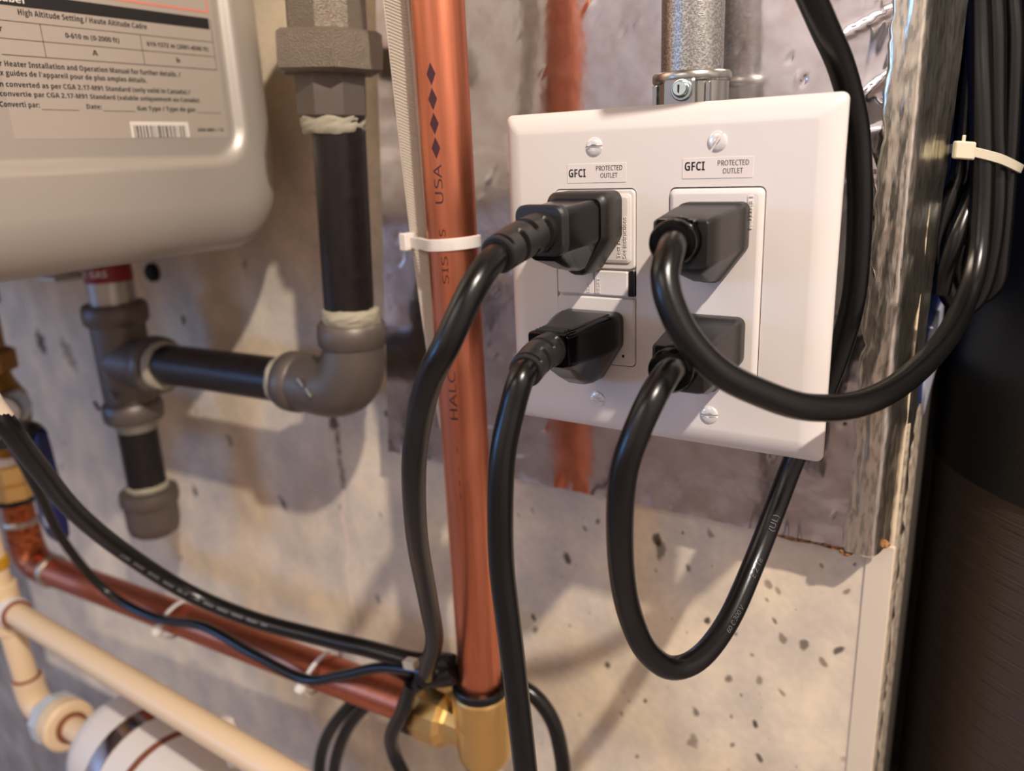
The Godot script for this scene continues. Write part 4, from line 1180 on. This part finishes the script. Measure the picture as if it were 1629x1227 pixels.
# ---------------------------------------------------------------- water heater
func build_heater() -> void:
	var t := thing("water_heater", "silver-grey wall-hung water heater with a printed data label on its front", "water heater", V(-480, 0, 120))
	var b := Mb.new()
	var rings := []
	var zc := (-52.0 + 290.0) / 2.0
	var hz := (290.0 + 52.0) / 2.0
	var yc := (2.0 + 640.0) / 2.0
	var hy := (640.0 - 2.0) / 2.0
	var add := func(x: float, inset: float, r: float, dz := 0.0):
		var ring := PackedVector3Array()
		for q in Mb.rrect(zc + dz, yc, hz - inset, hy - inset, r, 8):
			ring.append(V(x, q.y, q.x))
		rings.append(ring)
	add.call(-735.0, 4.0, 32.0)
	add.call(-300.0, 0.0, 36.0)
	add.call(-268.0, 0.0, 36.0)
	for k in 9:
		var a := PI / 2.0 * k / 8.0
		add.call(-267.0 + 22.0 * sin(a), 26.0 * (1.0 - cos(a)), 36.0 - 24.0 * (1.0 - cos(a)))
	add.call(-245.0, 26.6, 12.0)
	# the front is pressed inward inside a rounded bead
	for q in [[-245.0, 29.0, 19.0], [-245.1, 30.2, 18.5], [-245.8, 31.8, 18.0], [-247.2, 33.4, 17.0], [-248.5, 34.8, 16.0], [-249.0, 36.4, 15.0], [-249.0, 37.4, 14.5]]:
		add.call(q[0], q[1] + 15.0, q[2], -17.0)
	b.loft(rings, true, true, true, -2.0)
	part("casing", b, M.heater_paint, t)
	part("unseen_backboard", boxed(V(-775, -10, -60), V(-735, 660, 300), 1, 0.5), M.timber, t)  # unseen board, ends with the heater so bluish light passes beneath
	# the data label: text runs towards the wall (-z)
	var A := Vector3(0, 0, -1)
	var U := Vector3.UP
	var X := -248.98
	var deco := part("data_label", Mb.new().block(V(X - 0.05, 130.0, 40.0), A, U, Vector3.RIGHT, V(54.6, 68.2, 0.12), 0.5, 0.03), M.heater_decal, t, "printed data label")
	X = -248.84
	var line := func(y0: float, z0: float, y1: float, z1: float, w: float):
		var lo := V(X, minf(y0, y1) - w, minf(z0, z1) - w)
		var hi := V(X + 0.06, maxf(y0, y1) + w, maxf(z0, z1) + w)
		part("rule", boxed(lo, hi, 0.02, 0.01), M.ink_soft, deco)
	part("black_bar", boxed(V(X, 114.3, -11.7), V(X + 0.06, 119.5, 92.6), 0.05, 0.02), M.ink, deco)
	lettering("Label", true, V(X + 0.07, 115.6, 90.5), A, U, 2.6, 11.0, M.decal_white, deco, 0.02)
	part("red_frame", boxed(V(X, 121.9, -11.4), V(X + 0.06, 122.9, 60.0), 0.05, 0.02), M.decal_red, deco)
	part("red_frame", boxed(V(X, 121.9, -12.4), V(X + 0.06, 150.0, -11.4), 0.05, 0.02), M.decal_red, deco)
	for q in [[108.35, 92.6, 108.35, -12.4, 0.12], [101.4, 92.6, 101.4, -12.4, 0.12], [95.1, 92.6, 95.1, -12.6, 0.14], [95.1, -12.7, 119, -12.7, 0.12], [95.1, 74.7, 108.3, 74.7, 0.12], [95.1, 28.3, 108.3, 28.3, 0.12], [73.9, 80.9, 73.9, 64.7, 0.1], [73.9, 53.3, 73.9, 37.4, 0.1], [73.9, 2.8, 73.9, -11.6, 0.1]]:
		line.call(q[0], q[1], q[2], q[3], q[4])
	for q in [["High Altitude Setting / Haute Altitude Cadre", 111.0, 82.9, 24.1, 2.3], ["r", 104.0, 91.6, 90.6, 2.3], ["0-610 m (0-2000 ft)", 103.8, 64.5, 39.5, 2.1], ["610-1372 m (2001-4500 ft)", 103.7, 25.4, -9.1, 2.0], ["A", 97.5, 53.5, 51.0, 2.2], ["b", 97.3, 10.5, 8.6, 2.1], ["r Heater Installation and Operation Manual for further details. /", 90.6, 94.4, 9.5, 2.2], ["x guides de l'appareil pour de plus amples détails.", 87.0, 95.1, 28.6, 2.1], ["n converted as per CGA 2.17-M91 Standard (only valid in Canada) /", 82.6, 96.1, 5.4, 2.1], ["convertie par CGA 2.17-M91 Standard (valable uniquement au Canada)", 78.9, 96.9, 0.8, 2.0], ["Converti par:", 74.7, 97.8, 81.6, 2.1], ["Date:", 74.6, 60.8, 53.6, 2.0], ["Gas Type / Type de gas", 74.4, 36.0, 4.0, 2.0], ["20M-8801 / 12", 64.8, 4.2, -11.6, 1.6]]:
		lettering(q[0], true, V(X, q[1], q[2]), A, U, q[4], q[2] - q[3], M.ink, deco, 0.05)
	part("barcode_ground", boxed(V(X - 0.02, 62.0, 9.4), V(X + 0.04, 69.4, 41.2), 0.05, 0.01), M.decal_white, deco)
	var bars := Mb.new()
	var z := 39.6
	while z > 11.2:
		var w := [0.28, 0.28, 0.55, 0.8][rng.randi() % 4] as float
		bars.block(V(X + 0.07, 64.8, z - w / 2.0), A, U, Vector3.RIGHT, V(w / 2.0, 2.8, 0.03), 0.02, 0.01)
		z -= w + ([0.3, 0.5, 0.75][rng.randi() % 3] as float)
	part("barcode", bars, M.ink_soft, deco)
	# metal pieces under the heater, against the wall
	single("mounting_clip", Mb.new().block(V(-545, -34, -66), V(1, 0, 0), V(0, 1, 0), V(0, 0, 1), V(14, 2.5, 11), 2, 1), M.die_cast, "small bright metal clip on the wall just under the heater", "clip")
	single("wall_plug", Mb.new().lathe(V(-434, -27, -79), Vector3.BACK, [Vector2(7, 0), Vector2(7, 4), Vector2(5, 6), Vector2(0.5, 6.2)], 20), M.hole_black, "round black plug in the concrete just below the heater", "plug")


# ---------------------------------------------------------------- valve, cream pipes and drain coupling at the left
func build_left() -> void:
	var t := thing("isolation_valve", "brass isolation valve with a blue lever above the copper elbow", "valve", V(-520, -120, 11))
	var up := V(0.05, 1, 0).normalized()
	part("stub", Mb.new().lathe(V(-528, -216, 11), up, [Vector2(11.2, 0), Vector2(11.2, 12), Vector2(11.2, 26)], 32), M.copper_old, t)
	part("seal_ring", Mb.new().lathe(V(-527, -197, 11), up, [Vector2(13, 0), Vector2(15, 0.6), Vector2(15, 4), Vector2(13, 4.6)], 32), M.tape_black, t)
	part("union_nut", Mb.new().lathe(V(-526.6, -192.5, 11), up, [Vector2(15.2, 0), Vector2(16.8, 1.2), Vector2(16.8, 13), Vector2(15, 14), Vector2(15, 16), Vector2(16.4, 16.6), Vector2(16.0, 28), Vector2(13, 29.5)], 8, false), M.brass, t)
	part("tape_wrap", Mb.new().lathe(V(-525, -163.5, 11), up, [Vector2(13, 0), Vector2(13.6, 1), Vector2(13.4, 6), Vector2(12, 7)], 24), M.white_pvc, t)
	part("body", Mb.new().lathe(V(-524.6, -157, 11), up, [Vector2(12, 0), Vector2(15, 4), Vector2(20, 16), Vector2(22, 30), Vector2(21, 46), Vector2(15, 58), Vector2(13, 66)], 32), M.brass_old, t)
	part("upper_nut", Mb.new().lathe(V(-521, -92, 11), up, [Vector2(15, 0), Vector2(19, 2), Vector2(19, 16), Vector2(16, 18)], 6, false), M.brass_old, t)
	part("upper_pipe", Mb.new().lathe(V(-520, -76, 11), up, [Vector2(13, 0), Vector2(13, 34), Vector2(16, 36), Vector2(16, 50), Vector2(13, 52), Vector2(13, 70)], 28), M.brass_old, t)
	part("drain_port", Mb.new().lathe(V(-505, -117, 8), V(0.75, 0.1, 0.55), [Vector2(13, 0), Vector2(13, 18), Vector2(13.6, 20), Vector2(13.6, 32), Vector2(11.5, 34)], 20), M.galvanized, t)
	part("port_end", Mb.new().lathe(V(-479.4, -113.6, 26.8), V(0.75, 0.1, 0.55), [Vector2(6.0, 0), Vector2(6.0, 3), Vector2(4.6, 3.4), Vector2(4.4, 1.4), Vector2(0.3, 1.2)], 16), M.copper_old, t)
	var hp := PackedVector2Array()
	for q in Mb.fillet([Vector2(-2, 8), Vector2(-18, 8), Vector2(-26, -40), Vector2(-24, -74), Vector2(-2, -78), Vector2(2, -40)], [6, 6, 10, 9, 9, 8], 5):
		hp.append(q)
	var r := []
	for q in [[24.0, 0.9], [25.0, 1.0], [31.0, 1.0], [32.5, 0.86]]:
		var ring := PackedVector3Array()
		for k in hp:
			ring.append(V(-424 + (-12 + (k.x + 12) * q[1]), -124 + (-35 + (k.y + 35) * q[1]), q[0]))
		r.append(ring)
	var lever := part("lever", Mb.new().loft(r, true, true, true, 0.8), M.blue_vinyl, t, "blue vinyl-covered lever")
	part("lever_hole", Mb.new().block(V(-434.5, -176, 33.0), V(0.15, 1, 0).normalized(), V(-1, 0.15, 0).normalized(), Vector3.BACK, V(13, 3.6, 0.8), 3.4, 0.3), M.grey_pvc, lever)
	part("lever_stem", Mb.new().tube([V(-500, -132, 14), V(-470, -126, 22), V(-440, -120, 28), V(-430, -122, 30)], 7.0, 16, 4), M.tape_black, t, "black lever hub")
	# cream pipe run
	single("cream_pipe", Mb.new().tube([V(-458, -247, 59.5), V(-300, -247, 65.3), V(-90, -247, 73)], 8.0, 32, 4), M.cpvc, "long level cream plastic pipe in front of the low copper pipe", "pipe")
	t = thing("cream_tee", "cream plastic tee at the far end of the level cream pipe", "fitting", V(-467, -247, 59))
	part("run", Mb.new().lathe(V(-467.5, -266, 59), V(0.02, 1, 0), [Vector2(9, 0), Vector2(10.6, 0.8), Vector2(10.6, 37), Vector2(9, 38)], 28), M.cpvc, t)
	part("branch", Mb.new().lathe(V(-467, -247, 59.2), V(1, 0, 0.037), [Vector2(10.6, 0), Vector2(10.6, 16), Vector2(9.2, 16.8)], 28), M.white_pvc, t)
	part("glue_ring", ring_at(V(-450.6, -247, 59.8), V(1, 0, 0.037), 9.8, 2.6, 0.5), M.cpvc_glue, t)
	part("upper_stub", Mb.new().lathe(V(-466.7, -229, 59), V(0, 1, 0), [Vector2(8, 0), Vector2(8, 12), Vector2(8, 40)], 24), M.cpvc, t)
	part("yellow_clip", Mb.new().lathe(V(-466.7, -216, 59), V(0, 1, 0), [Vector2(8.6, 0), Vector2(9.6, 1), Vector2(9.6, 8), Vector2(8.6, 9)], 20), M.yellow_plastic, t)
	t = thing("cream_drop_pipe", "short cream plastic pipe dropping from the tee to the grey union", "pipe", V(-463, -320, 58))
	part("pipe", Mb.new().lathe(V(-462, -314, 58.5), V(-0.09, 1, 0.01), [Vector2(8, 0), Vector2(8, 20), Vector2(8, 52)], 28), M.cpvc, t)
	part("elbow", Mb.new().sweep(Mb.smooth_path([V(-462, -304, 58.4), V(-461.6, -316, 58.2), V(-458, -325, 58), V(-449, -328.5, 58), V(-436, -328, 58)], 7), func(_t, _a): return 10.2, 28), M.cpvc, t)
	part("glue_ring", ring_at(V(-462, -306, 58.4), V(0, 1, 0), 9.6, 3, 0.5), M.cpvc_glue, t)
	part("glue_ring", ring_at(V(-438, -328, 58), V(1, 0, 0), 9.6, 3.4, 0.5), M.cpvc_glue, t)
	t = thing("pipe_coupling", "grey and tan threaded coupling on the cream pipe beside the white canister", "fitting", V(-419, -327, 58))
	part("grey_half", Mb.new().lathe(V(-441, -328.6, 57.6), V(1, 0.1, 0.05), [Vector2(11, 0), Vector2(16, 2), Vector2(18.4, 7), Vector2(18.4, 17)], 10, false), M.grey_pvc, t)
	part("tan_nut", Mb.new().lathe(V(-424, -327, 58.4), V(1, 0.1, 0.05), [Vector2(15.6, 0), Vector2(17.6, 1.4), Vector2(17.6, 12), Vector2(15.5, 14)], 28), M.cpvc, t)
	part("glue_ring", ring_at(V(-410, -325.6, 59.1), V(1, 0.1, 0.05), 10.4, 3, 0.5), M.cpvc_glue, t)
	part("tail", Mb.new().lathe(V(-409, -325.6, 59), V(1, 0.1, 0.05), [Vector2(8, 0), Vector2(8, 12), Vector2(8, 36)], 24), M.cpvc, t)
	t = thing("white_canister", "white plastic canister with a shiny steel band, under the cream pipe", "canister", V(-320, -372, 46))
	var ax := V(1, -0.06, 0.12)
	part("body", Mb.new().lathe(V(-388, -334, 42), ax, [Vector2(6, 0), Vector2(22, 1.5), Vector2(32, 6), Vector2(38, 14), Vector2(40, 24), Vector2(40, 60), Vector2(40, 78), Vector2(38, 79), Vector2(38, 81), Vector2(40, 82), Vector2(40, 160)], 44), M.white_pvc, t)
	part("steel_band", Mb.new().lathe(V(-388, -334, 42), ax, [Vector2(39.8, 42), Vector2(40.7, 42.4), Vector2(40.9, 49), Vector2(40.7, 55.6), Vector2(39.8, 56)], 44), M.chrome, t, "shiny steel clamp band")
	part("dark_groove", Mb.new().lathe(V(-388, -334, 42), ax, [Vector2(39.8, 76.6), Vector2(40.4, 77), Vector2(40.4, 80), Vector2(39.8, 80.4)], 44), M.cpvc_glue, t)
	single("white_round_tip", Mb.new().lathe(V(-249, -275, 45), V(0.1, 1, 0.1), [Vector2(3.5, -24), Vector2(4.0, 0), Vector2(5.6, 2), Vector2(6.2, 6), Vector2(4.8, 10), Vector2(0.5, 11.4)], 20), M.white_pvc, "small white rounded tip peeping above the level cream pipe", "plug")  # small white ball-shaped tip, its kind unknown


# ---------------------------------------------------------------- black tank
func build_right() -> void:
	var t := thing("black_tank", "tall black fibre-wound tank in the corner beyond the foil board", "tank", V(194, -600, -212))
	var prof := []
	for k in 40:
		prof.append(Vector2(110.0, k * 26.0))
	part("shell", Mb.new().lathe(V(194, -700, -212), V(0, 1, 0), prof, 96), M.tank_shell, t)
	part("jacket", Mb.new().lathe(V(194, -118, -212), V(0, 1, 0), [Vector2(110, 0), Vector2(111.2, 0.8), Vector2(111.2, 60), Vector2(111.2, 400)], 96), M.tank_jacket, t, "glossy black upper jacket")


# ---------------------------------------------------------------- thin black cables low at the left
func build_small_cables() -> void:
	var t := thing("black_cable", "thick black printed cable sweeping from the white tag down to the brass elbow", "cable", V(-260, -200, 40))
	var pts := [V(-236, -25, 136), V(-244.5, -43.3, 130), V(-243, -56, 125), V(-254.3, -80.6, 112), V(-271.2, -115.8, 92), V(-281, -153.5, 66), V(-270.9, -189, 40), V(-236.2, -203.6, 26), V(-196.3, -207.8, 16), V(-162.1, -208, 10), V(-135.7, -210, 4), V(-124, -214, -8)]
	part("cable", Mb.new().tube(pts, 4.7, 18), M.cord_rubber, t)
	var path := Mb.smooth_path(pts, 30)
	var marks := Mb.new()
	for i in range(146, 220):
		if i % 7 > 4:
			continue
		var d := (path[i + 1] - path[i]).normalized()
		var f := V(0.55, 0.45, 0.75)
		f = (f - d * f.dot(d)).normalized()
		marks.block(path[i] + f * 4.68, d, f.cross(d).normalized(), f, V(0.62, 0.8, 0.06), 0.1, 0.03)
	part("cable_print", marks, M.print_grey, t)
	part("tag", Mb.new().sweep(PackedVector3Array([V(-243.5, -38.5, 131.2), V(-244.6, -45, 129), V(-243.6, -52, 126.6)]), func(_t, _a): return 5.2, 24), M.tag_paper, t, "white paper tag wrapped round the cable")
	single("thin_cable", Mb.new().tube([V(-352, -96, 84), V(-361.3, -101.5, 75), V(-377.7, -138.2, 60), V(-395.6, -184.1, 44), V(-390.3, -230, 26), V(-344.9, -240.2, 20.5), V(-295.1, -231.6, 19), V(-249, -237.2, 18), V(-210.1, -242, 15), V(-182.2, -231.2, 12), V(-154.2, -218, 9), V(-125.5, -210.4, 8), V(-112, -208, 0)], 3.0, 16), M.cord_rubber, "thinner black cable wandering over the low copper pipe under two white ties", "cable")
	# where they are gathered
	t = thing("tape_wrap", "black tape wrap gathering the cables just above the brass elbow", "tape", V(-119, -211, 6))
	part("wrap", wobble(V(-127, -212, 8), V(0.9, 0.25, -0.3), 8.4, 20, 15), M.tape_black, t)
	part("tail", Mb.new().tube([V(-123, -214, 12), V(-131, -222, 12), V(-139, -236, 11), V(-144, -250, 9)], 3.6, 12), M.tape_black, t)
	single("cable_tie", Mb.new().block(V(-127.5, -203, 14), V(1, 0.2, 0).normalized(), V(-0.2, 1, 0).normalized(), Vector3.BACK, V(3.8, 2.4, 2.6), 0.8, 0.5), M.nylon_aged, "tiny pale tie head on the black tape wrap by the riser", "cable tie")
	var loops := [
		["outer black cable loop hanging under the low copper pipe", [V(-121, -214, -2), V(-150, -236, -14), V(-188.3, -260.2, -22), V(-222.9, -295.7, -24), V(-249.4, -333.1, -26), V(-260.5, -369.8, -26), V(-259.7, -413.7, -26)], 4.2],
		["inner black cable loop hanging under the low copper pipe", [V(-118, -214, -4), V(-146, -236, -16), V(-172.1, -253.4, -21), V(-201.9, -283.2, -19), V(-222.3, -313.2, -18), V(-236.5, -352.3, -18), V(-240, -400, -18)], 4.0],
		["black cable hanging down just left of the brass elbow", [V(-129, -216, 13), V(-135.5, -233.3, 12.6), V(-149, -257.4, 11), V(-155, -278, 5), V(-150, -299.9, 2), V(-146, -340, 0)], 4.0],
		["black cable dropping from behind the brass elbow", [V(-112, -222, -24), V(-120, -250, -25), V(-122.2, -277.5, -24), V(-120.9, -303.5, -24), V(-118, -350, -24)], 4.0],
		["black cable arching down to the right of the brass elbow", [V(-114, -226, -24), V(-96.9, -226.5, -24), V(-80.2, -230, -26), V(-69.1, -243.7, -28), V(-63.9, -263.8, -28), V(-62.6, -288.1, -28), V(-64, -340, -28)], 4.2]]
	for q in loops:
		single("hanging_cable", Mb.new().tube(q[1], q[2], 16), M.cord_rubber, q[0], "cable", "cables below the brass elbow")
